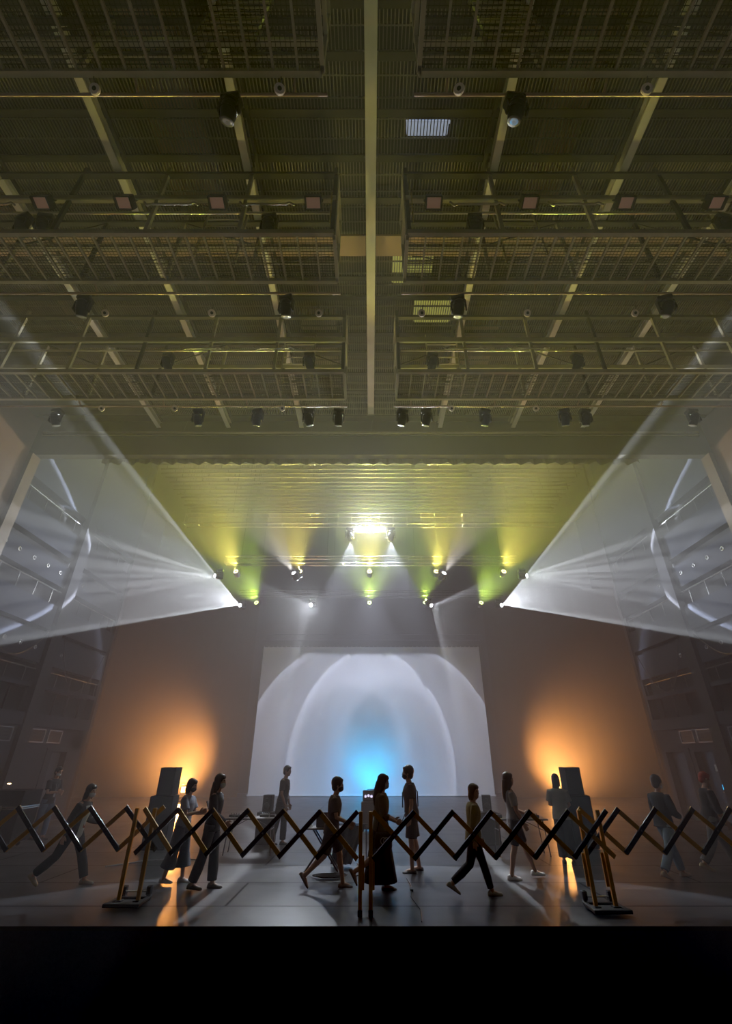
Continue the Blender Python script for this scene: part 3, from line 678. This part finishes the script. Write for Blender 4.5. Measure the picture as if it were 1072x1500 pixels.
def wash(name, lens):
    r = empty(name)
    mb = MB(); mb.tube([(0, 0, .36), (0, .02, .42), (0, .05, .43)], .014, 6); mb.tube([(-.17, 0, 0), (-.17, 0, .2), (-.06, 0, .34), (.06, 0, .34), (.17, 0, .2), (.17, 0, 0)], .013, 6); mb.build('yoke', M['fixture'], r)
    h = MB(); h.lathe([(.05, .2), (.1, .18), (.13, .05), (.14, -.1), (.15, -.16), (.13, -.16)], 20); hd = h.build('head', M['fixture'], r, True)
    l = MB(); l.lathe([(0, -.15), (.08, -.162), (.128, -.158), (.128, -.14)], 20); l.build('lens', M[lens], hd, True)
    return r
WASH = []
p = wash('wash_spotlight', 'yel')
for i, x in enumerate((-6.26, -3.29, -.06, 3.04, 6.17)):
    d = Vector((x*.02, -.8, .32))
    place(p, i == 0, (x*1.02, 20.5, 9.66+.1), 0, d, f'glowing yellow wash lamp on the middle truss, {ORD[i]} of five from the left', 'stage light', 'yellow wash lamps'); WASH.append(((x*1.02, 20.5, 9.76), d, 'y'))
p = wash('wash_spotlight', 'grn')
for i, x in enumerate((-6.14, -.07, 2.92, 5.92)):
    d = Vector((x*.02, -.8, .28))
    place(p, i == 0, (x*1.02, 24.5, 9.48), 0, d, f'glowing yellow-green wash lamp on rear truss, {["far left", "centre", "first right of centre", "far right"][i]}', 'stage light', 'yellow-green wash lamps'); WASH.append(((x*1.02, 24.5, 9.48), d, 'g'))
# moving heads that are on: each with its own beam
p = moving_head('moving_spotlight', 'wht')
LIT = [((-6.92, 24, 9.48), (-.335, -.94, -.062), 'lit moving head at the left end of the rear truss with wide hollow beam'),
       ((6.92, 24, 9.48), (.335, -.94, -.062), 'lit moving head at the right end of the rear truss with wide hollow beam'),
       ((-7.07, 20.1, 9.73), (-.68, -.72, -.14), 'lit moving head at the left end of the middle truss with a fan of rays'),
       ((7.07, 20.1, 9.73), (.68, -.72, -.14), 'lit moving head at the right end of the middle truss with a fan of rays'),
       ((-3.13, 24, 9.59), (-.36, -.82, -.45), 'dazzling white moving head on rear truss left of the screen'),
       ((3.13, 24, 9.59), (.5, -.69, -.53), 'lit moving head on rear truss right of centre throwing a white beam down'),
       ((-3.5, 20.1, 9.72), (-.36, -.8, .47), 'lit moving head on the middle truss beside second yellow lamp'),
       ((3.32, 20.1, 9.72), (.36, -.8, .47), 'lit moving head on the middle truss beside fourth yellow lamp'),
       ((-.92, 17.9, 10.78), (.12, .88, -.46), 'moving head left of the bright central strobes, turned to the screen'),
       ((.88, 17.9, 10.78), (-.12, .88, -.46), 'moving head right of the bright central strobes, turned to the screen')]
for i, (loc, d, lab) in enumerate(LIT):
    place(p, i == 0, loc, 0, d, lab, 'moving light', 'lit moving heads')
# two strobe panels between them
for i, x in enumerate((-.42, .38)):
    s_ = thing('strobe_spotlight', f'{["left", "right"][i]} one of two dazzling white strobes on front truss', 'stage light', (x, 17.9, 10.8), 0, 'central strobes')
    mb = MB(); mb.cbox((0, .06, 0), (.62, .1, .2), .02); mb.build('housing', M['fixture'], s_)
    mb = MB(); mb.cbox((0, 0, 0), (.56, .03, .14), .01); mb.build('lamp_panel', M['wht'], s_)
    mb = MB(); mb.tube([(0, .06, .1), (0, .06, .36)], .015, 6); mb.build('clamp', M['fixmetal'], s_)
# ------------------------------------------------------------------ screen
sc = thing('projection_screen', 'large white projection screen hanging to the floor at the back of the stage', 'screen', (.03, 32, 0))
mb = MB(); n = 60
vs = [(-7.4+14.8*i/n, .015*math.sin(i*.9), z) for z in (.06, 8.74) for i in range(n+1)]
mb._add(vs, [(i, i+1, n+1+i+1, n+1+i) for i in range(n)]); mb.build('fabric', M['screen'], sc)
mb = MB(); mb.tube([(-7.45, 0, .05), (7.45, 0, .05)], .04, 8); mb.build('bottom_bar', M['screen'], sc)
mb = MB(); mb.tube([(-7.5, .05, 8.8), (7.5, .05, 8.8)], .045, 8); mb.build('top_batten', M['bridgeD'], sc)
mb = MB()
for k in range(50): mb.box((-7.35+.3*k, 0, 8.765), (.05, .04, .06))
mb.build('ties', M['screen'], sc)
t = thing('hanging_truss', 'dim truss above the top edge of the projection screen', 'truss', (0, 31.5, 9.15))
for yy, zz in ((0, 0), (0, .35), (.3, 0)):
    mb = MB(); mb.tube([(-7.5, yy, zz), (7.5, yy, zz)], .03, 6); mb.build('chord', M['steel'], t)
mb = MB()
mb.tube([(-7.4+.31*k, 0, .35*(k % 2)) for k in range(48)], .014, 5)
mb.build('lacing', M['steel'], t)
for x in (-5, 0, 5): mb = MB(); mb.tube([(x, 0, .35), (x, 0, 10)], .01, 4); mb.build('lift_wire', M['steel'], t)

# ------------------------------------------------------------------ expanding barriers
ZT, ZB = 1.27, .70
def barrier(label, P0, P1, n, yfwd, half0=False):
    b = thing('expanding_barrier', label, 'barrier', (0, 0, 0), 0, 'yellow and black expanding barriers')
    P0, P1 = Vector(P0), Vector(P1); d = (P1-P0)/n; nrm = Vector((d.y, -d.x, 0)).normalized()
    for i in range(n):
        a, c = P0+d*i, P0+d*(i+1)
        f = yfwd
        # bar rising to the right and bar falling to the right, one in front of the other
        for (z0, z1, front, mm) in ((ZB, ZT, not f, 'yellow' if f else 'barblack'), (ZT, ZB, f, 'barblack' if f else 'yellow')):
            off = nrm*(.022 if front else -.006); e = d*.03
            dz = (z1-z0)*.03
            mb = MB(); mb.bar(Vector((a.x, a.y, z0-dz))+off-e, Vector((c.x, c.y, z1+dz))+off+e, .024, .068, (0, 0, 1)); o = mb.build('bar', M[mm], b)
        mid = (a+c)/2; mb = MB()
        mb.tube([Vector((mid.x, mid.y, (ZT+ZB)/2))-nrm*.03, Vector((mid.x, mid.y, (ZT+ZB)/2))+nrm*.04], .014, 8); mb.build('rivet', M['fixmetal'], b)
    return b
barrier('expanding barrier left of the left stand, amber and glossy black bars', (-8.45, 9.22, 0), (-3.56, 9.27, 0), 8, True)
barrier('expanding barrier from the left stand to the pair of centre posts', (-3.74, 8.98, 0), (-.22, 8.48, 0), 6, False)
barrier('expanding barrier from the pair of centre posts to the right stand', (.05, 8.48, 0), (3.73, 8.66, 0), 6, False)
barrier('expanding barrier right of the right stand, glossy black and amber bars', (3.46, 8.98, 0), (8.4, 8.98, 0), 8, False)
def post(px, y, par, foot):
    mb = MB(); mb.cbox((px, y, .64+.03), (.058, .05, 1.22), .006); p = mb.build('post', M['yellow'], par)
    mb = MB(); mb.cbox((px+(.035 if foot else -.035), y+.055, .5), (.05, .03, .42), .005); mb.build('sleeve', M['yellow'], p)
    if foot: mb = MB(); mb.cbox((px, y, .04), (.07, .07, .08), .01); mb.build('foot', M['rubber'], p)
for lab, cx, cy, mir in (('barrier stand with black wheeled base and two amber posts, left one', -3.78, 9.12, 1), ('barrier stand with black wheeled base and two amber posts, right one', 3.52, 8.8, -1)):
    s_ = thing('barrier_stand', lab, 'stand', (cx, cy, 0), 0, 'barrier stands with wheeled bases')
    for a in (-1, 1): post(a*.15, 0, s_, False)
    mb = MB(); w = .27
    mb.cbox((0, -.2, .055), (.56, .1, .05), .012); mb.cbox((0, .2, .055), (.5, .06, .04), .012)
    for a in (-1, 1): mb.cbox((a*.23, 0, .055), (.07, .42, .045), .012); mb.cbox((a*.15, 0, .05), (.12, .12, .05), .01)
    mb.cbox((0, 0, .05), (.4, .2, .02), .005)
    mb.build('base_frame', M['rubber'], s_)
    for a in (-1, 1):
        c = MB(); c.lathe([(.02, -.022), (.06, -.02), (.066, 0), (.06, .02), (.02, .022)], 16, Matrix.Translation((a*.2, .29, .066)) @ Matrix.Rotation(PI/2, 4, 'Y')); w_ = c.build('wheel', M['rubber'], s_, True)
        c = MB(); c.lathe([(.0, -.026), (.022, -.026), (.022, .026), (0, .026)], 10, Matrix.Translation((a*.2, .29, .066)) @ Matrix.Rotation(PI/2, 4, 'Y')); c.build('hub', M['fixmetal'], w_)
        c = MB(); c.cbox((a*.2, .27, .14), (.08, .09, .12), .015); c.build('clamp', M['barblack'], s_)
    c = MB(); c.tube([(-.2, .25, .13), (.2, .25, .13)], .012, 8); c.build('axle', M['fixmetal'], s_)
s_ = thing('barrier_stand', 'pair of slim amber posts on black rubber feet in the centre of the barrier', 'stand', (-.08, 8.58, 0))
for a in (-1, 1): post(a*.078, 0, s_, True)

# ------------------------------------------------------------------ loudspeakers
for sd, nm, X, Y, rz in ((-1, 'left', -5.45, 14.2, R(6)), (1, 'right', 5.5, 14.4, R(-6))):
    s_ = thing('subwoofer_cabinet', f'dark subwoofer cabinet standing on the floor, {nm} side of stage', 'speaker', (X, Y, 0), rz)
    mb = MB(); mb.cbox((0, 0, .58), (.58, .6, 1.14), .015); mb.build('cabinet', M['cabinet'], s_)
    mb = MB(); mb.cbox((0, -.305, .6), (.52, .012, 1.04), .004); mb.build('grille', M['grille'], s_)
    mb = MB()
    for a in (-1, 1): mb.cbox((a*.292, 0, .7), (.008, .2, .1), .003)
    mb.build('handle', M['fixture'], s_)
    for a in (-1, 1):
        for b in (-1, 1): mb = MB(); mb.lathe([(.03, 0), (.03, .011)], 10, Matrix.Translation((a*.22, b*.22, 0))); mb.build('foot', M['rubber'], s_)
    t = thing('speaker_cabinet', f'tall slim loudspeaker cabinet on top of the {nm} subwoofer', 'speaker', (X-sd*(-.0), Y, 1.153), rz+R(sd*10))
    mb = MB(); mb.cbox((sd*-.04, 0, .325), (.42, .4, .64), .012); mb.build('cabinet', M['cabinet'], t)
    mb = MB(); mb.cbox((sd*-.04, -.205, .325), (.38, .012, .6), .004); mb.build('grille', M['grille'], t)

# orange floor floods far upstage
for sd, nm in ((-1, 'left'), (1, 'right')):
    f = thing('floor_floodlight', f'orange floodlight on the floor behind the {nm} loudspeakers', 'stage light', (sd*9.9, 28.3, 0), 0)
    mb = MB(); mb.cbox((0, .0, .03), (.4, .3, .05), .01); mb.tube([(-.22, 0, .05), (-.22, 0, .5)], .015, 6); mb.tube([(.22, 0, .05), (.22, 0, .5)], .015, 6); mb.build('stand', M['steel'], f)
    mb = MB(); mb.cbox((0, .08, .55), (.42, .14, .34), .03); mb.build('housing', M['fixture'], f)
    mb = MB(); mb.cbox((0, 0, .55), (.36, .02, .28), .008); mb.build('lens', M['orange'], f)

# ------------------------------------------------------------------ gear tables
def table(label, x, y, w, rz=0, z=.74):
    t = thing('folding_table', label, 'table', (x, y, 0), rz)
    mb = MB(); mb.cbox((0, 0, z-.02), (w, .55, .035), .006); mb.build('table_top', M['tabletop'], t)
    for a in (-1, 1):
        for b in (-1, 1): mb = MB(); mb.tube([(a*(w/2-.12), b*.22, z-.04), (a*(w/2-.05), b*.23, 0)], .014, 8); mb.build('leg', M['steel'], t)
        mb = MB(); mb.bar((a*(w/2-.1), -.22, .5), (a*(w/2-.1), .22, .5), .015, .015); mb.build('crossbar', M['steel'], t)
    mb = MB(); mb.bar((-w/2+.1, 0, .5), (-.1, 0, z-.05), .012, .012); mb.bar((w/2-.1, 0, .5), (.1, 0, z-.05), .012, .012); mb.build('brace', M['steel'], t)
    return t
table('folding gear table at left, in front of the standing man', -2.93, 13.5, 1.22)
table('folding gear table at right, behind the woman in knee shorts', 3.6, 13.35, 1.28)
def gear(x, y, w, d, h, label, z=.743, knobs=4):
    g = thing('effects_unit', label, 'audio gear', (x, y, z)); mb = MB(); mb.cbox((0, 0, h/2), (w, d, h), .006); mb.build('case', M['fixture'], g)
    for k in range(knobs): mb = MB(); mb.lathe([(.014, h), (.012, h+.022), (.004, h+.024)], 10, Matrix.Translation((-w*.35+.7*w*k/max(1, knobs-1), 0, 0))); mb.build('knob', M['steel'], g, True)
for x, w, h, lab in ((-3.36, .26, .05, 'low black effects unit at the left end of the left gear table'), (-3.1, .16, .07, 'small black effects unit second along left gear table'), (-2.62, .22, .06, 'black effects unit right of the middle of the left gear table'), (-2.42, .12, .045, 'smallest black unit at the right end of left gear table')): gear(x, 13.5, w, .2, h, lab)
for x, w, h, lab in ((3.12, .14, .07, 'small black unit at the left end of the right gear table'), (3.45, .22, .06, 'low black unit left of centre on right gear table'), (3.72, .26, .1, 'largest black unit in the middle of the right gear table'), (4.0, .18, .06, 'low black unit near the right end of right gear table')): gear(x, 13.35, w, .22, h, lab)
for q, (x0, x1, y, lab) in enumerate(((3.5, 3.95, 13.2, 'tangle of black cable among the units on right gear table'), (-3.4, -3.0, 13.32, 'tangle of black cable among the units on left gear table'))):
    mb = MB(); mb.tube([(x0+(x1-x0)*k/24, y+.03*math.sin(k*1.3), .757+.03*abs(math.sin(k*.9))) for k in range(25)], .009, 6); tag(mb.build('cable', M['cable']), lab, 'cable')
for nm, x, y, lab in (('left', -2.85, 15.0, 'left'), ('right', 3.2, 14.9, 'right')):
    s_ = thing('speaker_plinth', f'dark rectangular plinth behind the {nm} gear table', 'plinth', (x, y, 0)); mb = MB(); mb.cbox((0, 0, .36), (.5, .4, .72), .01); mb.build('box', M['case'], s_)
    mb = MB(); mb.box((0, -.202, .05), (.5, .008, .1)); mb.build('kick_strip', M['cabinet'], s_)
    t = thing('monitor_speaker', f'small monitor speaker on the {nm} plinth with cyan lit edge', 'speaker', (x, y, .722), R(-10))
    mb = MB(); mb.cbox((0, 0, .2), (.24, .26, .39), .012); c = mb.build('cabinet', M['cabinet'], t)
    mb = MB(); mb.lathe([(.085, 0), (.075, .012), (.02, .02)], 18, Matrix.Translation((0, -.132, .14)) @ Matrix.Rotation(PI/2, 4, 'X')); mb.build('woofer', M['fixture'], t, True)
    mb = MB(); mb.lathe([(.03, 0), (.02, .008)], 14, Matrix.Translation((0, -.132, .3)) @ Matrix.Rotation(PI/2, 4, 'X')); mb.build('tweeter', M['fixture'], t, True)

# ------------------------------------------------------------------ keyboard stand with laptop
k_ = thing('keyboard_stand', 'cross-legged folding stand with flat tray left of the short-haired woman', 'stand', (-.98, 11.45, 0))
mb = MB(); mb.cbox((0, 0, .745), (.86, .42, .03), .006); mb.build('tray', M['tabletop'], k_)
for b in (-1, 1):
    for a in (-1, 1): mb = MB(); mb.bar((a*.34, b*.13, .02), (-a*.2, b*.13, .73), .03, .03, (0, 1, 0)); mb.build('leg', M['steel'], k_)
for a in (-1, 1): mb = MB(); mb.cbox((a*.34, 0, .02), (.05, .46, .04), .012); mb.build('foot', M['rubber'], k_)
l_ = thing('laptop_computer', 'open dark laptop standing on the cross-legged tray stand', 'laptop', (-.93, 11.45, .762), R(170))
mb = MB(); mb.cbox((0, 0, .01), (.36, .25, .018), .005); mb.build('keyboard_base', M['fixture'], l_)
mb = MB(); mb.cbox((0, .13, .14), (.36, .014, .25), .005); mb.build('display_lid', M['fixture'], l_)
b_ = thing('cable_drum', 'coil of pale cable at the left end of the tray stand', 'cable', (-1.28, 11.42, .762))
mb = MB(); mb.tube([(.07*math.cos(a), .07*math.sin(a), .012+.004*a/PI) for a in [PI*k/8 for k in range(60)]], .007, 6); mb.build('coil', M['paper'], b_)
# dark cloth hanging from behind the tray stand
mb = MB(); n = 26; vs = []
for j in range(7):
    for i in range(n+1): vs.append((-.74+(.62-.03*j)*i/n-.02*j, 11.95+.025*math.sin(i*.9)+.02*j, .74-.118*j))
mb._add(vs, [(j*(n+1)+i, j*(n+1)+i+1, (j+1)*(n+1)+i+1, (j+1)*(n+1)+i) for j in range(6) for i in range(n)])
fr = thing('cloth_stand', 'grey cloth draped over a low rail beside the tray stand', 'cloth', (0, 0, 0)); mb.build('cloth', M['cloth'], fr)
mb = MB(); mb.tube([(-.8, 11.98, .755), (-.08, 11.98, .755)], .012, 6); mb.tube([(-.78, 11.98, .755), (-.78, 12.12, 0)], .012, 6); mb.tube([(-.1, 11.98, .755), (-.1, 12.12, 0)], .012, 6); mb.build('rail_frame', M['steel'], fr)
mb = MB(); mb.tube([(-.8+(.16+.003*k)*math.cos(k*.42), 11.0+(.06+.0018*k)*math.sin(k*.42), .012+.0006*k) for k in range(64)], .011, 6); tag(mb.build('cable_coil', M['cable']), 'coil of black cable lying on the floor under the tray stand', 'cable')
mb = MB(); mb.tube([(-.36, 11.05, .012), (-.2, 11.2, .012), (-.25, 11.5, .012), (-.2, 11.85, .012), (-.3, 12.3, .012)], .01, 6); tag(mb.build('floor_cable', M['cable']), 'loose black cable curving over the floor right of the tray stand', 'cable')
mb = MB(); mb.tube([(.68, 10.9, .012), (.72, 10.3, .012), (.66, 9.6, .012), (.75, 8.9, .012), (.71, 8.3, .012)], .008, 6); mb.box((.705, 10.05, .02), (.05, .16, .03)); tag(mb.build('floor_cable', M['cable']), 'thin cable running to the stage edge right of the centre posts', 'cable')
mb = MB(); mb.tube([(-5.6, 12.0, .012), (-5.0, 12.6, .012), (-4.3, 12.9, .012), (-3.9, 12.7, .012)], .012, 6); tag(mb.build('floor_cable', M['paper']), 'pale cable on the floor beside the left speakers', 'cable')

# ------------------------------------------------------------------ guitar amplifier
a_ = thing('amplifier_cabinet', 'dark amplifier speaker cabinet in the centre of the stage', 'amplifier', (.02, 17.4, 0))
mb = MB(); mb.cbox((0, 0, .42), (.66, .38, .72), .02); mb.build('cabinet', M['cabinet'], a_)
mb = MB(); mb.cbox((0, -.195, .42), (.58, .012, .62), .004); mb.build('grille', M['grille'], a_)
for x in (-1, 1):
    mb = MB(); mb.cbox((x*.27, 0, .03), (.08, .3, .055), .01); mb.build('foot', M['rubber'], a_)
h_ = thing('valve_amplifier', 'amplifier head with round glowing valves on top of amplifier cabinet', 'amplifier', (.02, 17.4, .785))
mb = MB(); mb.cbox((0, 0, .16), (.56, .28, .3), .03)
mb.build('case', M['case'], h_)
mb = MB(); mb.cbox((0, -.143, .15), (.5, .01, .2), .004); mb.build('front_panel', M['fixture'], h_)
for k in range(5):
    mb = MB(); mb.lathe([(.038, 0), (.038, .01), (.026, .012), (.026, .004)], 16, Matrix.Translation((-.19+.095*k, -.148, .15+.02*(k % 2))) @ Matrix.Rotation(PI/2, 4, 'X')); v = mb.build('valve', M['glow'], h_, True)
mb = MB(); mb.tube([(-.14, 0, .31), (-.12, 0, .335), (.12, 0, .335), (.14, 0, .31)], .012, 6); mb.build('handle', M['rubber'], h_)
c_ = thing('floor_uplight', 'cyan uplight on the floor between amplifier and screen', 'stage light', (0, 30.4, 0))
mb = MB(); mb.cbox((0, 0, .06), (.8, .22, .1), .02); mb.build('housing', M['fixture'], c_)
mb = MB(); mb.box((0, 0, .113), (.74, .16, .006)); mb.build('lens', M['cyan'], c_)
l2 = thing('floor_light_bar', 'cyan light bar lying on the floor behind the amplifier', 'stage light', (.0, 17.85, 0))
mb = MB(); mb.cbox((0, 0, .04), (.5, .1, .06), .01); mb.build('housing', M['fixture'], l2)
mb = MB(); mb.box((0, 0, .074), (.46, .07, .008)); mb.build('lens', M['cyan'], l2)

# ------------------------------------------------------------------ flight case and desk lamp at far left
f_ = thing('flight_case', 'long dark flight case with pale metal trim at the far left', 'case', (-10.35, 14.3, 0), R(2))
mb = MB(); mb.cbox((0, 0, .5), (2.6, .8, .74), .012); mb.build('case_body', M['case'], f_)
mb = MB(); mb.cbox((0, 0, 1.09), (2.6, .8, .36), .012); mb.build('lid', M['case'], f_)
for z in (.862, .905): mb = MB(); mb.cbox((0, 0, z), (2.63, .83, .022), .004); mb.build('trim', M['alu'], f_)
for a in (-1, 1):
    for b in (-1, 1):
        mb = MB(); mb.lathe([(.02, -.02), (.055, -.018), (.06, 0), (.055, .018), (.02, .02)], 14, Matrix.Translation((a*1.1, b*.3, .06)) @ Matrix.Rotation(PI/2, 4, 'X')); mb.build('caster', M['rubber'], f_, True)
for a in (-.8, 0, .8): mb = MB(); mb.cbox((a, -.42, .88), (.1, .02, .12), .005); mb.build('latch', M['alu'], f_)
d_ = thing('desk_lamp', 'small desk lamp with a warm lit head on the flight case', 'lamp', (-9.55, 14.2, 1.272))
mb = MB(); mb.lathe([(.06, 0), (.06, .015), (.02, .02)], 16); mb.build('base', M['fixture'], d_)
mb = MB(); mb.tube([(0, 0, .02), (-.02, 0, .1), (-.06, 0, .15), (-.12, 0, .16)], .006, 6); mb.build('stem', M['steel'], d_)
mb = MB(); mb.cbox((-.14, 0, .165), (.12, .05, .02), .006); mb.build('lamp_head', M['fixture'], d_)
mb = MB(); mb.ell((-.14, -.005, .143), (.05, .022, .014)); mb.build('bulb', M['warm'], d_)
# ------------------------------------------------------------------ light
w = bpy.data.worlds.new('world'); SC.world = w; w.use_nodes = True
nt = w.node_tree; nt.nodes['Background'].inputs[1].default_value = 0
v = nt.nodes.new('ShaderNodeVolumeScatter'); v.inputs['Density'].default_value = .027; v.inputs['Anisotropy'].default_value = .05   # stage haze fills the whole hall
nt.links.new(v.outputs[0], nt.nodes['World Output'].inputs['Volume'])

def light(kind, name, p, e, col, rad=.06):
    l = bpy.data.lights.new(name, kind); l.energy = e; l.color = col; l.shadow_soft_size = rad
    o = bpy.data.objects.new(name, l); COL.objects.link(o); o.location = p; return o
def spot(p, d, half, e, col, ring=None, blend=.15, rad=.05, off=.3):
    d = Vector(d).normalized()
    o = light('SPOT', 'stage_or_fill_beam', Vector(p)+d*off, e, col, rad); l = o.data
    l.spot_size = R(half*2); l.spot_blend = blend; o.rotation_euler = d.to_track_quat('-Z', 'Y').to_euler()
    if ring:                                     # gobo: (inner level, start of rim as a share of the half angle, centre level)
        lo, st, ce = ring[:3]
        l.use_nodes = True; t = l.node_tree; em = t.nodes['Emission']
        tc = t.nodes.new('ShaderNodeTexCoord'); sp = t.nodes.new('ShaderNodeSeparateXYZ'); t.links.new(tc.outputs['Normal'], sp.inputs[0])
        ab = t.nodes.new('ShaderNodeMath'); ab.operation = 'ABSOLUTE'; t.links.new(sp.outputs[2], ab.inputs[0])
        ac = t.nodes.new('ShaderNodeMath'); ac.operation = 'ARCCOSINE'; t.links.new(ab.outputs[0], ac.inputs[0])
        mr = t.nodes.new('ShaderNodeMapRange'); mr.inputs[1].default_value = 0; mr.inputs[2].default_value = R(half); t.links.new(ac.outputs[0], mr.inputs[0])
        cr = t.nodes.new('ShaderNodeValToRGB'); el = cr.color_ramp.elements; cr.color_ramp.interpolation = 'EASE'
        el[0].position = 0; el[0].color = (ce,)*3+(1,); el[1].position = .98; el[1].color = (1, 1, 1, 1)
        for ps, vl in (ring[3] if len(ring) > 3 else ((.3, ce*1.3 if ce < lo else ce), (st, lo))):
            q = el.new(ps); q.color = (vl,)*3+(1,)
        t.links.new(mr.outputs[0], cr.inputs[0]); t.links.new(cr.outputs['Color'], em.inputs['Strength'])
    return o
WHITE = (.86, .92, 1)
# wide hollow beams at the ends of the rear truss
for sd in (-1, 1):
    spot((sd*6.92, 24, 9.23), (sd*.335, -.94, -.062), 18.2, 105000, WHITE, (.12, .92, .10), .03, .025)
    for k, z in enumerate((8.05, 7.5, 6.98, 6.5, 5.99, 5.4)):   # fan of rays that leaves the stage past the side wall
        p = Vector((sd*7.07, 20.1, 9.48)); spot(p, Vector((sd*9.35, 12, z))-p, (1.5, 1.1, 1.9, 1.2, 1.8, 1.5)[k], 90000*(1, .8, .8, .9, .6, .5)[k], (.9, .94, 1), None, .3)
spot((-3.13, 24, 9.34), (-.5, -.69, -.53), 33, 8500, WHITE, (.04, .85, .0, ((.8, .0), (.9, .12), (.95, .6))), .04)
spot((3.13, 24, 9.34), (.5, -.69, -.53), 33, 10500, WHITE, (.04, .85, .0, ((.8, .0), (.9, .12), (.95, .6))), .04)
spot((-3.5, 20.1, 9.47), (-.36, -.8, .47), 21, 4000, (1, .97, .9), None, .5)
spot((3.32, 20.1, 9.47), (.36, -.8, .47), 19, 3400, (1, .97, .9), None, .5)
# the two movers that paint rings on the screen
for sd in (-1, 1):
    p = Vector((sd*.9, 17.9, 10.53)); spot(p, Vector((sd*1.45, 32, 3.0))-p, 23, 6600, (.72, .79, 1), (.5, .85, .05, ((.2, .03), (.4, .26), (.58, .8), (.9, .62))), .02, .02, .36)
    spot(p, Vector((0, 32, 4.6))-p, 34, 700, (.86, .82, .9), None, .5, .05, .36)  # extra wide spot added for general light on the screen
spot((-3.13, 24, 9.34), (1.5, -17, -9.0), 7, 2000, WHITE, None, 1, .08)
spot((-3.13, 24, 9.34), (-.1, -.85, -.4), 60, 2000, WHITE, None, 1, .1, .34)
# central strobes
spot((0, 17.6, 10.8), (0, -.84, -.54), 32, 15000, WHITE, (.25, .7, .0, ((.55, .0), (.75, .12), (.92, .6))), .05)
light('POINT', 'strobe_glow', (-.42, 17.7, 10.8), 330, WHITE, .2); light('POINT', 'strobe_glow', (.38, 17.7, 10.8), 330, WHITE, .2)
for p, d, k in WASH:
    col = (1, .82, .14) if k == 'y' else (.68, 1, .1)
    spot(p, d, 34, 5800 if k == 'y' else 5200, col, None, .9, .1, .2)
    spot(p, (d.x, -.62, .62), 26, 11000 if k == 'y' else 11000, col, None, 1, .08, .18)
for sd in (-1, 1):
    spot((sd*9.9, 28.4, .75), (sd*.62, 1, .5), 46, 17000, (1, .42, .11), None, 1, .15, .0)
    spot((sd*9.9, 28.1, .75), (-sd*.05, -1, .55), 70, 2600, (1, .40, .10), None, .8, .12, .0)
spot((0, 30.0, .2), (0, 1, 1), 46, 430, (.0, .5, .85), None, 1, .15, .0)
light('POINT', 'cyan_fill', (0, 29.6, .6), 380, (0, .45, 1), .2)  # point added to spread cyan over the floor like bounce
light('POINT', 'cyan_bar', (0, 17.95, .3), 30, (.0, .45, 1), .1)
for sd in (-1, 1):                               # spots without fixtures, added to colour the bridges and the grating
    p = Vector((sd*11.3, 9.5, 6)); spot(p, Vector((sd*1.0, 8.5, 12.4))-p, 42, 230, (.92, .88, .3), None, 1, .4, .0)
    p = Vector((sd*5, 8.6, 8)); spot(p, Vector((sd*11.8, 16.5, 1.5))-p, 26, 160, (.3, .6, 1), None, 1, .3, 0)  # added blue spot, no fixture, to tint the lower wall
# dim blue fill points added behind the camera in place of bounce
light('POINT', 'house_fill', (-5, -3, 8), 14, (.55, .68, 1), 1.0); light('POINT', 'house_fill', (5, -3, 8), 14, (.55, .68, 1), 1.0)

# ------------------------------------------------------------------ camera
cam = bpy.data.cameras.new('camera'); cam.sensor_fit = 'VERTICAL'; cam.sensor_height = 36; cam.lens = 16.0; cam.shift_x = -.0047
co = bpy.data.objects.new('camera', cam); COL.objects.link(co); co.location = (0, 0, 2.02); co.rotation_euler = (R(90+28.4), 0, 0); SC.camera = co
cam.clip_end = 200
SC.cycles.volume_bounces = 0; SC.cycles.max_bounces = 5; SC.cycles.diffuse_bounces = 3; SC.cycles.glossy_bounces = 3
SC.view_settings.view_transform = 'Standard'
SC.view_settings.use_curve_mapping = True
SC.view_settings.curve_mapping.black_level = (.0088, .0086, .0084)
SC.view_settings.curve_mapping.update()
